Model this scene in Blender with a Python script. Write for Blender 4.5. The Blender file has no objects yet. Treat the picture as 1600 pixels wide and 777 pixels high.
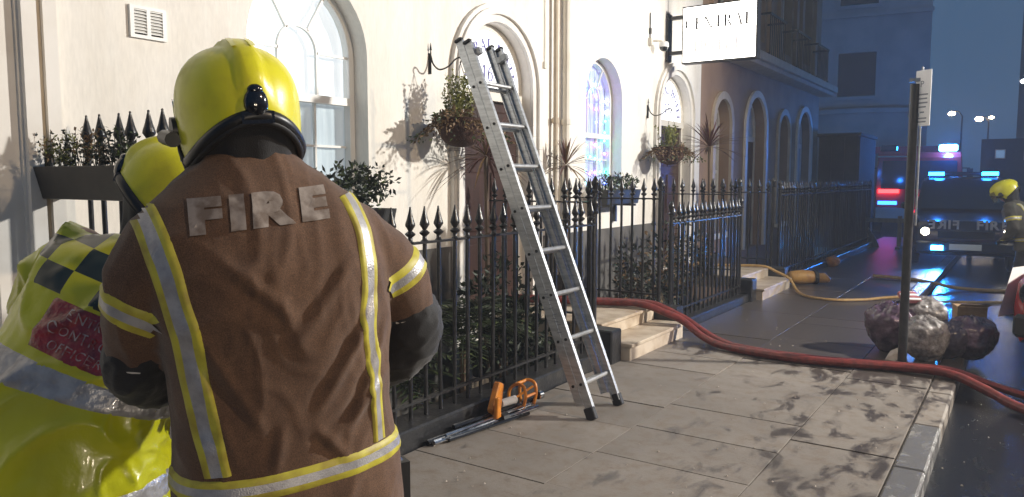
import bpy, bmesh, math, random
from mathutils import Vector, Matrix, noise
from mathutils.bvhtree import BVHTree

PI = math.pi
R = math.radians
rng = random.Random(16)
scene = bpy.context.scene
COL = scene.collection

# ------------------------------------------------------------------ camera
cam_data = bpy.data.cameras.new('camera')
cam = bpy.data.objects.new('camera', cam_data)
COL.objects.link(cam)
cam.location = (0, 0, 1.65)
cam.rotation_euler = (R(90 - 5.227), 0, R(34.0))
cam_data.sensor_width = 36
cam_data.lens = 36 * 1186 / 1600
cam_data.clip_start = 0.05
cam_data.clip_end = 400
scene.camera = cam

# ------------------------------------------------------------------ night sky and exposure
world = bpy.data.worlds.new('World')
scene.world = world
world.use_nodes = True
wn, wl = world.node_tree.nodes, world.node_tree.links
wn.clear()
w_out = wn.new('ShaderNodeOutputWorld')
w_add = wn.new('ShaderNodeAddShader')
w_sky = wn.new('ShaderNodeTexSky')
w_sky.sky_type = 'NISHITA'
w_sky.sun_disc = False
w_sky.sun_elevation = R(-4)
w_sky.sun_rotation = R(40)
w_b1 = wn.new('ShaderNodeBackground')
w_b1.inputs[1].default_value = 0.12
w_b2 = wn.new('ShaderNodeBackground')                 # town glow on low night cloud
w_b2.inputs[0].default_value = (0.032, 0.088, 0.178, 1)
w_b2.inputs[1].default_value = 1.0
wl.new(w_sky.outputs[0], w_b1.inputs[0])
wl.new(w_b1.outputs[0], w_add.inputs[0])
wl.new(w_b2.outputs[0], w_add.inputs[1])
wl.new(w_add.outputs[0], w_out.inputs[0])

moon_d = bpy.data.lights.new('moon', 'SUN')
moon_d.energy = 0.02
moon_d.angle = R(0.5)
moon = bpy.data.objects.new('moon', moon_d)
moon.rotation_euler = (R(40), 0, R(160))
COL.objects.link(moon)

scene.view_settings.view_transform = 'Standard'
scene.view_settings.look = 'None'
scene.view_settings.exposure = 0.0
scene.view_settings.gamma = 1.0
scene.view_settings.use_curve_mapping = False
scene.cycles.use_denoising = True
try:
    scene.cycles.denoiser = 'OPENIMAGEDENOISE'
except Exception:
    pass
scene.cycles.max_bounces = 8
scene.cycles.volume_bounces = 1
scene.cycles.sample_clamp_indirect = 4.0
scene.cycles.sample_clamp_direct = 0.0

FLOOD = Vector((5.4, 10.8, 5.0))          # lamp head on the lighting mast beyond the frame
FLOOD_W = 6900.0
BEHIND = Vector((6.2, -3.1, -0.12))      # car standing behind the photographer, headlamps on
BEHIND_W = 130.0                         # each headlamp
STREET = Vector((6.6, 4.4, 6.1))          # warm street lamp across the road
STREET_W = 1500.0


# ------------------------------------------------------------------ materials
MATS = {}


def mat(name, col, rough=0.6, metal=0.0, col2=None, scale=8.0, detail=4.0, lo=0.4, hi=0.65, bump=0.0, bscale=None,
        emis=None, estr=0.0, trans=0.0, coat=0.0, rand=0.0, rough2=None, spec=0.5, alpha=1.0, stretch=None, sheen=0.0, bdist=0.01, local=False, nrough=0.5, grain=None):
    """Principled material; colour mixed by noise in world space, bump from finer noise."""
    m = bpy.data.materials.new(name)
    m.use_nodes = True
    n, l = m.node_tree.nodes, m.node_tree.links
    b = n['Principled BSDF']
    c = (*col, 1)
    b.inputs['Base Color'].default_value = c
    b.inputs['Roughness'].default_value = rough
    b.inputs['Metallic'].default_value = metal
    b.inputs['Specular IOR Level'].default_value = spec
    b.inputs['Transmission Weight'].default_value = trans
    b.inputs['Coat Weight'].default_value = coat
    b.inputs['Coat Roughness'].default_value = 0.08
    b.inputs['Alpha'].default_value = alpha
    b.inputs['Sheen Weight'].default_value = sheen
    if emis:
        b.inputs['Emission Color'].default_value = (*emis, 1)
        b.inputs['Emission Strength'].default_value = estr
    vec = None
    if col2 or bump:
        g = n.new('ShaderNodeTexCoord') if local else n.new('ShaderNodeNewGeometry')
        vec = g.outputs['Object'] if local else g.outputs['Position']
        if stretch:
            mp = n.new('ShaderNodeMapping')
            mp.inputs['Scale'].default_value = stretch
            l.new(vec, mp.inputs['Vector'])
            vec = mp.outputs['Vector']
    if col2:
        t = n.new('ShaderNodeTexNoise')
        t.inputs['Scale'].default_value = scale
        t.inputs['Detail'].default_value = detail
        t.inputs['Roughness'].default_value = nrough
        l.new(vec, t.inputs['Vector'])
        r = n.new('ShaderNodeMapRange')
        r.inputs['From Min'].default_value = lo
        r.inputs['From Max'].default_value = hi
        l.new(t.outputs['Fac'], r.inputs['Value'])
        mx = n.new('ShaderNodeMix')
        mx.data_type = 'RGBA'
        mx.inputs[6].default_value = c
        mx.inputs[7].default_value = (*col2, 1)
        l.new(r.outputs[0], mx.inputs[0])
        outc = mx.outputs[2]
        if rand:
            oi = n.new('ShaderNodeObjectInfo')
            mr = n.new('ShaderNodeMapRange')
            mr.inputs['To Min'].default_value = 1 - rand
            mr.inputs['To Max'].default_value = 1 + rand
            l.new(oi.outputs['Random'], mr.inputs['Value'])
            ml = n.new('ShaderNodeVectorMath')
            ml.operation = 'SCALE'
            l.new(outc, ml.inputs[0])
            l.new(mr.outputs[0], ml.inputs['Scale'])
            outc = ml.outputs[0]
        if grain:
            gt = n.new('ShaderNodeTexNoise')
            gt.inputs['Scale'].default_value = grain[0]
            gt.inputs['Detail'].default_value = 3
            l.new(vec, gt.inputs['Vector'])
            gm = n.new('ShaderNodeMapRange')
            gm.inputs['From Min'].default_value = 0.3
            gm.inputs['From Max'].default_value = 0.7
            gm.inputs['To Min'].default_value = 1 - grain[1]
            gm.inputs['To Max'].default_value = 1 + grain[1]
            l.new(gt.outputs['Fac'], gm.inputs['Value'])
            gs = n.new('ShaderNodeVectorMath')
            gs.operation = 'SCALE'
            l.new(outc, gs.inputs[0])
            l.new(gm.outputs[0], gs.inputs['Scale'])
            outc = gs.outputs[0]
        l.new(outc, b.inputs['Base Color'])
        if rough2 is not None:
            rr = n.new('ShaderNodeMapRange')
            rr.inputs['To Min'].default_value = rough
            rr.inputs['To Max'].default_value = rough2
            l.new(r.outputs[0], rr.inputs['Value'])
            l.new(rr.outputs[0], b.inputs['Roughness'])
    if bump:
        t2 = n.new('ShaderNodeTexNoise')
        t2.inputs['Scale'].default_value = bscale or scale * 6
        t2.inputs['Detail'].default_value = 5
        l.new(vec, t2.inputs['Vector'])
        bp = n.new('ShaderNodeBump')
        bp.inputs['Strength'].default_value = bump
        bp.inputs['Distance'].default_value = bdist
        l.new(t2.outputs['Fac'], bp.inputs['Height'])
        l.new(bp.outputs[0], b.inputs['Normal'])
    MATS[name] = m
    return m


def wet_stone(name, dry, dark, wet_lo, wet_hi, rand=0.08, wet_r=0.2, bump=0.35, dry_r=0.62):
    """Paving: grain, broad stains, and wet splashes that are darker and glossier than dry stone."""
    m = bpy.data.materials.new(name)
    m.use_nodes = True
    n, l = m.node_tree.nodes, m.node_tree.links
    b = n['Principled BSDF']
    g = n.new('ShaderNodeNewGeometry')

    def noi(scale, detail, rough=0.55, sc=None, dist=0.0):
        t = n.new('ShaderNodeTexNoise')
        t.inputs['Scale'].default_value = scale
        t.inputs['Detail'].default_value = detail
        t.inputs['Roughness'].default_value = rough
        t.inputs['Distortion'].default_value = dist
        v = g.outputs['Position']
        if sc:
            mp = n.new('ShaderNodeMapping')
            mp.inputs['Scale'].default_value = sc
            mp.inputs['Rotation'].default_value = (0, 0, 0.5)
            l.new(v, mp.inputs['Vector'])
            v = mp.outputs['Vector']
        l.new(v, t.inputs['Vector'])
        return t.outputs['Fac']

    def rng_(v, a, c_, o0=0.0, o1=1.0, smooth=True):
        r = n.new('ShaderNodeMapRange')
        if smooth:
            r.interpolation_type = 'SMOOTHSTEP'
        r.inputs['From Min'].default_value = a
        r.inputs['From Max'].default_value = c_
        r.inputs['To Min'].default_value = o0
        r.inputs['To Max'].default_value = o1
        l.new(v, r.inputs['Value'])
        return r.outputs[0]

    def mixc(f, a, c_):
        mx = n.new('ShaderNodeMix')
        mx.data_type = 'RGBA'
        for i, x in ((6, a), (7, c_)):
            if isinstance(x, tuple):
                mx.inputs[i].default_value = (*x, 1)
            else:
                l.new(x, mx.inputs[i])
        l.new(f, mx.inputs[0])
        return mx.outputs[2]
    broad = rng_(noi(1.3, 5), 0.35, 0.7)
    c1 = mixc(broad, dry, tuple(x * 0.78 for x in dry))
    grime = rng_(noi(9, 6, 0.7), 0.42, 0.75)
    c2 = mixc(grime, c1, tuple(x * y for x, y in zip(dry, (0.74, 0.66, 0.58))))
    # wetness: more splashes towards the kerb and away from the railings
    sep = n.new('ShaderNodeSeparateXYZ')
    l.new(g.outputs['Position'], sep.inputs[0])
    towards_kerb = rng_(sep.outputs[0], -2.3, -1.0, -0.10, 0.03)
    far = rng_(sep.outputs[1], 6.3, 7.9, 0.0, 0.42)
    s1 = noi(3.2, 5, 0.6, (2.0, 1.0, 1.0), 0.6)
    a1 = n.new('ShaderNodeMath')
    a1.operation = 'ADD'
    l.new(s1, a1.inputs[0])
    l.new(towards_kerb, a1.inputs[1])
    a2 = n.new('ShaderNodeMath')
    a2.operation = 'ADD'
    l.new(a1.outputs[0], a2.inputs[0])
    l.new(far, a2.inputs[1])
    wet = rng_(a2.outputs[0], wet_lo, wet_hi)
    c3 = mixc(wet, c2, dark)
    oi = n.new('ShaderNodeObjectInfo')
    mr = rng_(oi.outputs['Random'], 0, 1, 1 - rand, 1 + rand, False)
    ml = n.new('ShaderNodeVectorMath')
    ml.operation = 'SCALE'
    l.new(c3, ml.inputs[0])
    l.new(mr, ml.inputs['Scale'])
    l.new(ml.outputs[0], b.inputs['Base Color'])
    l.new(rng_(wet, 0, 1, dry_r, wet_r), b.inputs['Roughness'])
    bp = n.new('ShaderNodeBump')
    bp.inputs['Strength'].default_value = bump
    bp.inputs['Distance'].default_value = 0.006
    l.new(noi(60, 6, 0.7), bp.inputs['Height'])
    l.new(bp.outputs[0], b.inputs['Normal'])
    MATS[name] = m
    return m


wet_stone('slab_stone', (0.245, 0.216, 0.186), (0.070, 0.058, 0.051), 0.50, 0.68, wet_r=0.30)
wet_stone('kerb_granite', (0.30, 0.295, 0.285), (0.165, 0.162, 0.158), 0.32, 0.55, wet_r=0.16, bump=0.9)
mat('worn_print', (0.42, 0.34, 0.33), 0.4, col2=(0.22, 0.05, 0.05), scale=40, lo=0.45, hi=0.6)
wet_stone('asphalt_wet', (0.020, 0.020, 0.022), (0.016, 0.016, 0.018), 0.25, 0.55, wet_r=0.20, bump=0.5, dry_r=0.40)
mat('mortar', (0.075, 0.06, 0.05), 0.8, col2=(0.13, 0.10, 0.075), scale=14)
mat('stucco', (0.79, 0.755, 0.69), 0.6, grain=(70, 0.05), col2=(0.64, 0.585, 0.495), scale=2.6, detail=10, nrough=0.62, lo=0.46, hi=0.82, stretch=(1, 1, 0.22), bump=0.12, bscale=160, bdist=0.003)
mat('white_paint', (0.80, 0.79, 0.76), 0.42, col2=(0.74, 0.73, 0.69), scale=5)
mat('cream_paint', (0.74, 0.70, 0.62), 0.45, col2=(0.66, 0.61, 0.52), scale=4)
mat('pale_surround', (0.78, 0.75, 0.70), 0.5, col2=(0.70, 0.66, 0.60), scale=3)
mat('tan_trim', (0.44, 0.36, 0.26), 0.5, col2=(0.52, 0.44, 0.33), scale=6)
mat('brown_wall', (0.33, 0.215, 0.135), 0.7, col2=(0.26, 0.165, 0.105), scale=1.8, bump=0.2, bscale=60)
mat('grey_stucco', (0.55, 0.40, 0.36), 0.7, col2=(0.46, 0.34, 0.31), scale=1.2, bump=0.1, bscale=40)
mat('black_iron', (0.009, 0.009, 0.010), 0.30, spec=0.5, col2=(0.025, 0.024, 0.024), scale=30, bump=0.25, bscale=90, bdist=0.002)
mat('black_paint_stone', (0.018, 0.018, 0.020), 0.32, col2=(0.05, 0.047, 0.042), scale=9, lo=0.5, hi=0.75, bump=0.3, bscale=50)
mat('door_brown', (0.034, 0.015, 0.011), 0.35, col2=(0.05, 0.022, 0.015), scale=18, stretch=(1, 1, 0.1))
mat('dark_interior', (0.03, 0.026, 0.022), 0.9)


def clear_glass(name, tint, fres=0.12):
    m = bpy.data.materials.new(name)
    m.use_nodes = True
    n, l = m.node_tree.nodes, m.node_tree.links
    n.clear()
    o = n.new('ShaderNodeOutputMaterial')
    mx = n.new('ShaderNodeMixShader')
    t = n.new('ShaderNodeBsdfTransparent')
    t.inputs[0].default_value = (*tint, 1)
    g = n.new('ShaderNodeBsdfGlossy')
    g.inputs['Roughness'].default_value = 0.06
    lw = n.new('ShaderNodeLayerWeight')
    lw.inputs['Blend'].default_value = 0.5
    pw = n.new('ShaderNodeMath')
    pw.operation = 'POWER'
    pw.inputs[1].default_value = 4.0
    l.new(lw.outputs['Facing'], pw.inputs[0])
    ma = n.new('ShaderNodeMath')
    ma.operation = 'MULTIPLY_ADD'
    ma.inputs[1].default_value = 0.45
    ma.inputs[2].default_value = 0.03
    l.new(pw.outputs[0], ma.inputs[0])
    l.new(ma.outputs[0], mx.inputs[0])
    l.new(t.outputs[0], mx.inputs[1])
    l.new(g.outputs[0], mx.inputs[2])
    l.new(mx.outputs[0], o.inputs[0])
    MATS[name] = m


clear_glass('glass_pane', (0.93, 0.96, 0.97))
mat('net_curtain', (0.80, 0.80, 0.80), 0.85, col2=(0.70, 0.71, 0.73), scale=6, stretch=(1, 5, 0.4), emis=(0.97, 0.97, 1.0), estr=0.72)
mat('net_curtain_blue', (0.62, 0.66, 0.78), 0.85, col2=(0.45, 0.48, 0.66), scale=6, stretch=(1, 5, 0.4), emis=(0.60, 0.58, 1.0), estr=0.42)
mat('dim_blind', (0.50, 0.53, 0.56), 0.8, col2=(0.40, 0.43, 0.47), scale=5, stretch=(1, 4, 0.3))
mat('pale_blind', (0.66, 0.69, 0.72), 0.8, col2=(0.52, 0.56, 0.60), scale=5, stretch=(1, 4, 0.3), emis=(0.9, 0.94, 1.0), estr=0.22)
mat('fanlight_glow', (0.9, 0.9, 0.92), 0.3, emis=(0.90, 0.94, 1.0), estr=1.1)
mat('violet_lettering', (0.10, 0.09, 0.30), 0.5)
mat('sign_glow', (0.95, 0.95, 0.93), 0.3, emis=(1.0, 0.95, 0.85), estr=6.5)
mat('sign_letter', (0.06, 0.062, 0.07), 0.5)
mat('sign_letter_faded', (0.7, 0.7, 0.7), 0.5, emis=(1.0, 0.98, 0.94), estr=0.48)
mat('step_stone', (0.55, 0.465, 0.36), 0.5, col2=(0.38, 0.29, 0.20), scale=5, bump=0.15, bscale=70)
mat('aluminium', (0.56, 0.57, 0.58), 0.36, metal=0.85, col2=(0.42, 0.43, 0.44), scale=10, stretch=(1, 1, 6), bump=0.08, bscale=200)
mat('lower_wall_shade', (0.075, 0.07, 0.064), 0.7, col2=(0.12, 0.11, 0.10), scale=3, bump=0.2, bscale=30)  # dark tone holds the shade low on the hotel wall
mat('aluminium_worn', (0.70, 0.70, 0.69), 0.28, metal=0.7, col2=(0.55, 0.55, 0.54), scale=16)
mat('black_plastic', (0.012, 0.012, 0.013), 0.38)
mat('clip_black', (0.014, 0.014, 0.015), 0.5)
mat('black_rubber', (0.015, 0.015, 0.016), 0.6)
mat('black_gloss', (0.010, 0.010, 0.012), 0.14, coat=0.6)
mat('chrome', (0.75, 0.76, 0.78), 0.14, metal=1.0, col2=(0.5, 0.5, 0.52), scale=30)
mat('orange_plastic', (0.62, 0.22, 0.015), 0.42, col2=(0.40, 0.12, 0.01), scale=14)
mat('helmet_yellow', (0.72, 0.68, 0.015), 0.33, coat=0.22, col2=(0.60, 0.54, 0.02), scale=13, detail=12, nrough=0.68, lo=0.50, hi=0.74, rough2=0.5, bump=0.05, bscale=60)
mat('helmet_yellow_light', (0.82, 0.80, 0.18), 0.25, coat=0.5)
mat('jacket_brown', (0.140, 0.073, 0.038), 0.9, sheen=0.2, col2=(0.074, 0.036, 0.019), scale=9, detail=15, nrough=0.80, lo=0.34, hi=0.66, grain=(430, 0.42), bump=0.55, bscale=820, bdist=0.0014)
mat('jacket_far', (0.085, 0.078, 0.062), 0.9, col2=(0.05, 0.046, 0.038), scale=6)
mat('jacket_black', (0.011, 0.011, 0.013), 0.75, sheen=0.15, bump=0.5, bscale=380, bdist=0.002)
mat('white_piping', (0.62, 0.58, 0.52), 0.7)
mat('tape_yellow', (0.54, 0.49, 0.045), 0.5, col2=(0.36, 0.29, 0.035), scale=22, detail=8)
mat('tape_silver', (0.46, 0.45, 0.45), 0.34, metal=0.35, col2=(0.33, 0.32, 0.33), scale=30, bump=0.2, bscale=260)
mat('letter_silver', (0.29, 0.25, 0.222), 0.85, metal=0.0, col2=(0.155, 0.120, 0.098), scale=34, detail=8, lo=0.42, hi=0.62)
mat('tabard_yellow', (0.56, 0.56, 0.012), 0.30, col2=(0.46, 0.44, 0.010), scale=5, bump=0.22, bscale=26, bdist=0.012, coat=0.14)
mat('tabard_check', (0.020, 0.030, 0.024), 0.3, coat=0.3)
mat('tabard_silver', (0.42, 0.41, 0.41), 0.32, metal=0.3, col2=(0.28, 0.27, 0.27), scale=24, bump=0.45, bscale=60, coat=0.5)
mat('tabard_red', (0.33, 0.022, 0.022), 0.22, col2=(0.16, 0.012, 0.012), scale=26, bump=0.7, bscale=70, coat=0.6)
mat('skin', (0.48, 0.27, 0.19), 0.5, col2=(0.42, 0.22, 0.15), scale=20)
mat('hair_dark', (0.025, 0.018, 0.013), 0.7)
mat('eye_white', (0.8, 0.8, 0.78), 0.2)
mat('visor', (0.30, 0.28, 0.22), 0.05, trans=0.75)
mat('leaf_green', (0.055, 0.085, 0.026), 0.45, col2=(0.085, 0.11, 0.03), scale=18, spec=0.4)
mat('leaf_dark', (0.010, 0.017, 0.009), 0.55, col2=(0.018, 0.027, 0.012), scale=15, spec=0.5)
mat('leaf_fern', (0.014, 0.026, 0.007), 0.55, col2=(0.026, 0.036, 0.011), scale=9)
mat('leaf_yellow', (0.22, 0.22, 0.05), 0.5, col2=(0.14, 0.16, 0.035), scale=20)
mat('leaf_brown', (0.13, 0.075, 0.032), 0.6, col2=(0.20, 0.125, 0.055), scale=24)
mat('leaf_red', (0.085, 0.028, 0.026), 0.42, col2=(0.13, 0.055, 0.04), scale=14)
mat('stem_brown', (0.10, 0.065, 0.04), 0.7)
mat('coir', (0.045, 0.022, 0.018), 0.95, col2=(0.085, 0.04, 0.028), scale=60, bump=0.9, bscale=90)
mat('planter_black', (0.014, 0.014, 0.014), 0.5, col2=(0.024, 0.023, 0.022), scale=12)
mat('soil', (0.03, 0.02, 0.014), 0.95)
mat('basement_floor', (0.16, 0.15, 0.13), 0.7, col2=(0.10, 0.09, 0.075), scale=3, bump=0.2, bscale=30)
mat('hose_red', (0.19, 0.030, 0.022), 0.42, col2=(0.11, 0.020, 0.016), scale=22, bump=0.25, bscale=240, bdist=0.003)
mat('hose_yellow', (0.46, 0.29, 0.10), 0.5, col2=(0.36, 0.21, 0.07), scale=20)
mat('kit_yellow', (0.50, 0.27, 0.06), 0.55, col2=(0.36, 0.17, 0.04), scale=12)
mat('bag_purple', (0.12, 0.075, 0.105), 0.20, col2=(0.05, 0.03, 0.05), scale=12, detail=12, nrough=0.62, bump=0.6, bscale=38, bdist=0.010, spec=0.6)
mat('bag_clear', (0.40, 0.375, 0.355), 0.18, col2=(0.11, 0.095, 0.09), scale=12, detail=12, nrough=0.75, lo=0.36, hi=0.62, bump=0.6, bscale=38, bdist=0.010, spec=0.6)
mat('bag_black', (0.05, 0.04, 0.06), 0.2, bump=0.6, bscale=38, bdist=0.010, spec=0.6)
mat('paper', (0.52, 0.46, 0.40), 0.8, col2=(0.40, 0.34, 0.28), scale=20)
mat('cardboard', (0.34, 0.22, 0.11), 0.8, col2=(0.28, 0.17, 0.08), scale=20)
mat('carton_pink', (0.36, 0.12, 0.13), 0.6)
mat('galvanised', (0.38, 0.39, 0.40), 0.4, metal=0.6, col2=(0.28, 0.29, 0.30), scale=30)
mat('post_black', (0.016, 0.017, 0.019), 0.35, col2=(0.03, 0.03, 0.032), scale=20)
mat('plate_white', (0.90, 0.90, 0.90), 0.45)
mat('print_dark', (0.26, 0.28, 0.32), 0.6)
mat('car_dark', (0.030, 0.012, 0.014), 0.22, coat=0.8)
mat('car_red', (0.33, 0.016, 0.014), 0.22, coat=0.8)
mat('car_white', (0.72, 0.72, 0.70), 0.25, coat=0.6)
mat('car_yellow', (0.60, 0.58, 0.05), 0.3, coat=0.4)
mat('glass_dark', (0.012, 0.016, 0.024), 0.06, spec=0.8)
mat('tyre', (0.018, 0.018, 0.018), 0.8)
mat('rim', (0.35, 0.35, 0.36), 0.35, metal=0.8)
mat('headlight_lit', (1, 1, 1), 0.2, emis=(1.0, 0.86, 0.62), estr=26)
mat('lamp_warm', (1, 1, 1), 0.2, emis=(1.0, 0.72, 0.42), estr=60)
mat('lamp_white', (1, 1, 1), 0.2, emis=(0.95, 0.96, 1.0), estr=30)
mat('beacon_blue', (0.02, 0.10, 0.8), 0.2, emis=(0.010, 0.22, 1.0), estr=42)
mat('beacon_blue_bright', (0.05, 0.2, 0.9), 0.2, emis=(0.02, 0.30, 1.0), estr=170)
mat('tail_red', (0.5, 0.01, 0.01), 0.2, emis=(1.0, 0.03, 0.03), estr=9)
mat('marker_blue', (0.01, 0.05, 0.5), 0.2, emis=(0.02, 0.14, 1.0), estr=9)
mat('window_pale', (0.3, 0.34, 0.4), 0.3, emis=(0.35, 0.62, 1.0), estr=0.30)
mat('window_dark', (0.016, 0.028, 0.034), 0.25, spec=0.5)
mat('plate_pale', (0.62, 0.62, 0.54), 0.4, emis=(0.9, 0.9, 0.8), estr=0.06)
mat('text_pale', (0.42, 0.38, 0.37), 0.5, emis=(0.9, 0.8, 0.8), estr=0.012)
mat('text_red', (0.40, 0.05, 0.04), 0.5)
mat('wood_pale', (0.34, 0.26, 0.17), 0.6, col2=(0.26, 0.19, 0.12), scale=20, stretch=(1, 1, 0.2))
mat('hoarding_dark', (0.012, 0.012, 0.013), 0.85, col2=(0.020, 0.019, 0.020), scale=4)
FAIRY = [mat('fairy_' + n_, c_, 0.3, emis=c_, estr=20) for n_, c_ in
         (('blue', (0.10, 0.16, 1.0)), ('violet', (0.42, 0.12, 1.0)), ('green', (0.08, 1.0, 0.55)), ('pink', (1.0, 0.22, 0.55)), ('white', (0.7, 0.75, 1.0)))]


# ------------------------------------------------------------------ mesh building
class MB:
    def __init__(s):
        s.v, s.f, s.m = [], [], []

    def add(s, vs, fs, mi=0, M=None):
        k = len(s.v)
        s.v += [tuple(M @ Vector(p)) if M is not None else tuple(p) for p in vs]
        s.f += [tuple(k + i for i in f) for f in fs]
        s.m += [mi] * len(fs)
        return s

    def box(s, x0, x1, y0, y1, z0, z1, mi=0, M=None):
        vs = [(x, y, z) for z in (z0, z1) for y in (y0, y1) for x in (x0, x1)]
        fs = [(0, 2, 3, 1), (4, 5, 7, 6), (0, 1, 5, 4), (2, 6, 7, 3), (0, 4, 6, 2), (1, 3, 7, 5)]
        return s.add(vs, fs, mi, M)

    def cbox(s, x0, x1, y0, y1, z0, z1, c, mi=0, M=None):
        """box with its four top edges chamfered"""
        vs = [(x0, y0, z0), (x1, y0, z0), (x1, y1, z0), (x0, y1, z0), (x0, y0, z1 - c), (x1, y0, z1 - c), (x1, y1, z1 - c), (x0, y1, z1 - c),
              (x0 + c, y0 + c, z1), (x1 - c, y0 + c, z1), (x1 - c, y1 - c, z1), (x0 + c, y1 - c, z1)]
        fs = [(3, 2, 1, 0), (8, 9, 10, 11)]
        for i in range(4):
            j = (i + 1) % 4
            fs += [(i, j, 4 + j, 4 + i), (4 + i, 4 + j, 8 + j, 8 + i)]
        return s.add(vs, fs, mi, M)

    def tube(s, pts, rad, n=8, mi=0, caps=True, flat=1.0, M=None, up=None):
        pts = [Vector(p) for p in pts]
        if not isinstance(rad, (list, tuple)):
            rad = [rad] * len(pts)
        vs, fs = [], []
        prev = None
        for i, p in enumerate(pts):
            a = pts[max(i - 1, 0)]
            b = pts[min(i + 1, len(pts) - 1)]
            t = (b - a)
            if t.length < 1e-9:
                t = Vector((0, 0, 1))
            t.normalize()
            if prev is None:
                h = Vector(up) if up else (Vector((0, 0, 1)) if abs(t.z) < 0.9 else Vector((1, 0, 0)))
                x = h.cross(t).normalized()
            else:
                x = (prev - t * prev.dot(t)).normalized()
            prev = x
            y = t.cross(x)
            for k in range(n):
                an = 2 * PI * k / n
                vs.append(p + (x * math.cos(an) + y * math.sin(an) * flat) * rad[i])
        for i in range(len(pts) - 1):
            for k in range(n):
                j = (k + 1) % n
                fs.append((i * n + k, i * n + j, (i + 1) * n + j, (i + 1) * n + k))
        if caps:
            fs.append(tuple(range(n - 1, -1, -1)))
            fs.append(tuple((len(pts) - 1) * n + k for k in range(n)))
        return s.add(vs, fs, mi, M)

    def limb(s, pts, rad, n=16, M=None):
        """tube with rounded ends, for bodies"""
        pts = [Vector(p) for p in pts]
        a = (pts[0] - pts[1]).normalized()
        b = (pts[-1] - pts[-2]).normalized()
        P, Q = [], []
        for q in (0.95, 0.75, 0.4):
            P.append(pts[0] + a * rad[0] * q * 0.8)
            Q.append(rad[0] * math.sqrt(1 - q * q))
        for p, r in zip(pts, rad):
            P.append(p)
            Q.append(r)
        for q in (0.4, 0.75, 0.95):
            P.append(pts[-1] + b * rad[-1] * q * 0.8)
            Q.append(rad[-1] * math.sqrt(1 - q * q))
        return s.tube(P, Q, n, 0, True, 1.0, M)

    def lathe(s, prof, n=12, mi=0, M=None):
        vs, fs = [], []
        for r, z in prof:
            for k in range(n):
                a = 2 * PI * k / n
                vs.append((r * math.cos(a), r * math.sin(a), z))
        for i in range(len(prof) - 1):
            for k in range(n):
                j = (k + 1) % n
                fs.append((i * n + k, i * n + j, (i + 1) * n + j, (i + 1) * n + k))
        fs.append(tuple(range(n - 1, -1, -1)))
        fs.append(tuple((len(prof) - 1) * n + k for k in range(n)))
        return s.add(vs, fs, mi, M)

    def rings(s, rings, mi=0, M=None, caps=True):
        """rings: lists of equally many points"""
        n = len(rings[0])
        vs = [p for r in rings for p in r]
        fs = []
        for i in range(len(rings) - 1):
            for k in range(n):
                j = (k + 1) % n
                fs.append((i * n + k, i * n + j, (i + 1) * n + j, (i + 1) * n + k))
        if caps:
            fs.append(tuple(range(n - 1, -1, -1)))
            fs.append(tuple((len(rings) - 1) * n + k for k in range(n)))
        return s.add(vs, fs, mi, M)

    def ellipsoid(s, c, r, n=14, M=None, mi=0):
        rr = []
        for i in range(1, 9):
            t = PI * i / 9
            rr.append([(c[0] + r[0] * math.sin(t) * math.cos(2 * PI * k / n), c[1] + r[1] * math.sin(t) * math.sin(2 * PI * k / n), c[2] - r[2] * math.cos(t)) for k in range(n)])
        return s.rings(rr, mi, M)

    def prism(s, poly, d, M, mi=0):
        """2D polygon (x, y) extruded 0..d along z, then M"""
        n = len(poly)
        vs = [(x, y, 0) for x, y in poly] + [(x, y, d) for x, y in poly]
        fs = [tuple(range(n - 1, -1, -1)), tuple(range(n, 2 * n))]
        fs += [(i, (i + 1) % n, n + (i + 1) % n, n + i) for i in range(n)]
        return s.add(vs, fs, mi, M)

    def band(s, inner, outer, d, M, mi=0, closed=False):
        """strip between two 2D polylines extruded 0..d"""
        n = len(inner)
        vs = [(*p, 0) for p in inner] + [(*p, 0) for p in outer] + [(*p, d) for p in inner] + [(*p, d) for p in outer]
        fs = []
        rngk = range(n if closed else n - 1)
        for i in rngk:
            j = (i + 1) % n
            fs += [(i, n + i, n + j, j), (2 * n + i, 2 * n + j, 3 * n + j, 3 * n + i), (i, j, 2 * n + j, 2 * n + i), (n + i, 3 * n + i, 3 * n + j, n + j)]
        if not closed:
            for i in (0, n - 1):
                fs.append((i, 2 * n + i, 3 * n + i, n + i))
        return s.add(vs, fs, mi, M)

    def mesh(s, name, mats, smooth=False, angle=35, bevel=0.0, normals=True):
        me = bpy.data.meshes.new(name)
        me.from_pydata(s.v, [], s.f)
        for m in (mats if isinstance(mats, (list, tuple)) else [mats]):
            me.materials.append(MATS[m] if isinstance(m, str) else m)
        me.polygons.foreach_set('material_index', s.m)
        if normals or bevel:
            bm = bmesh.new()
            bm.from_mesh(me)
            if normals:
                bmesh.ops.recalc_face_normals(bm, faces=bm.faces)
            if bevel:
                bmesh.ops.bevel(bm, geom=[e for e in bm.edges if e.calc_face_angle(0) > 0.6], offset=bevel, segments=1, affect='EDGES', profile=0.5)
            bm.to_mesh(me)
            bm.free()
        if smooth:
            me.polygons.foreach_set('use_smooth', [True] * len(me.polygons))
            if angle < 180:
                me.set_sharp_from_angle(angle=R(angle))
        me.update()
        return me

    def build(s, name, mats, parent=None, world=True, **k):
        o = bpy.data.objects.new(name, s.mesh(name, mats, **k))
        return attach(o, parent, world)


def attach(o, parent=None, world=True):
    """link o; with world=True its mesh is in world coordinates and a top-level parent's transform is cancelled"""
    COL.objects.link(o)
    if parent is not None:
        o.parent = parent
        if world and parent.parent is None:
            o.matrix_parent_inverse = Matrix.LocRotScale(parent.location, parent.rotation_euler, parent.scale).inverted()
    return o


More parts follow.
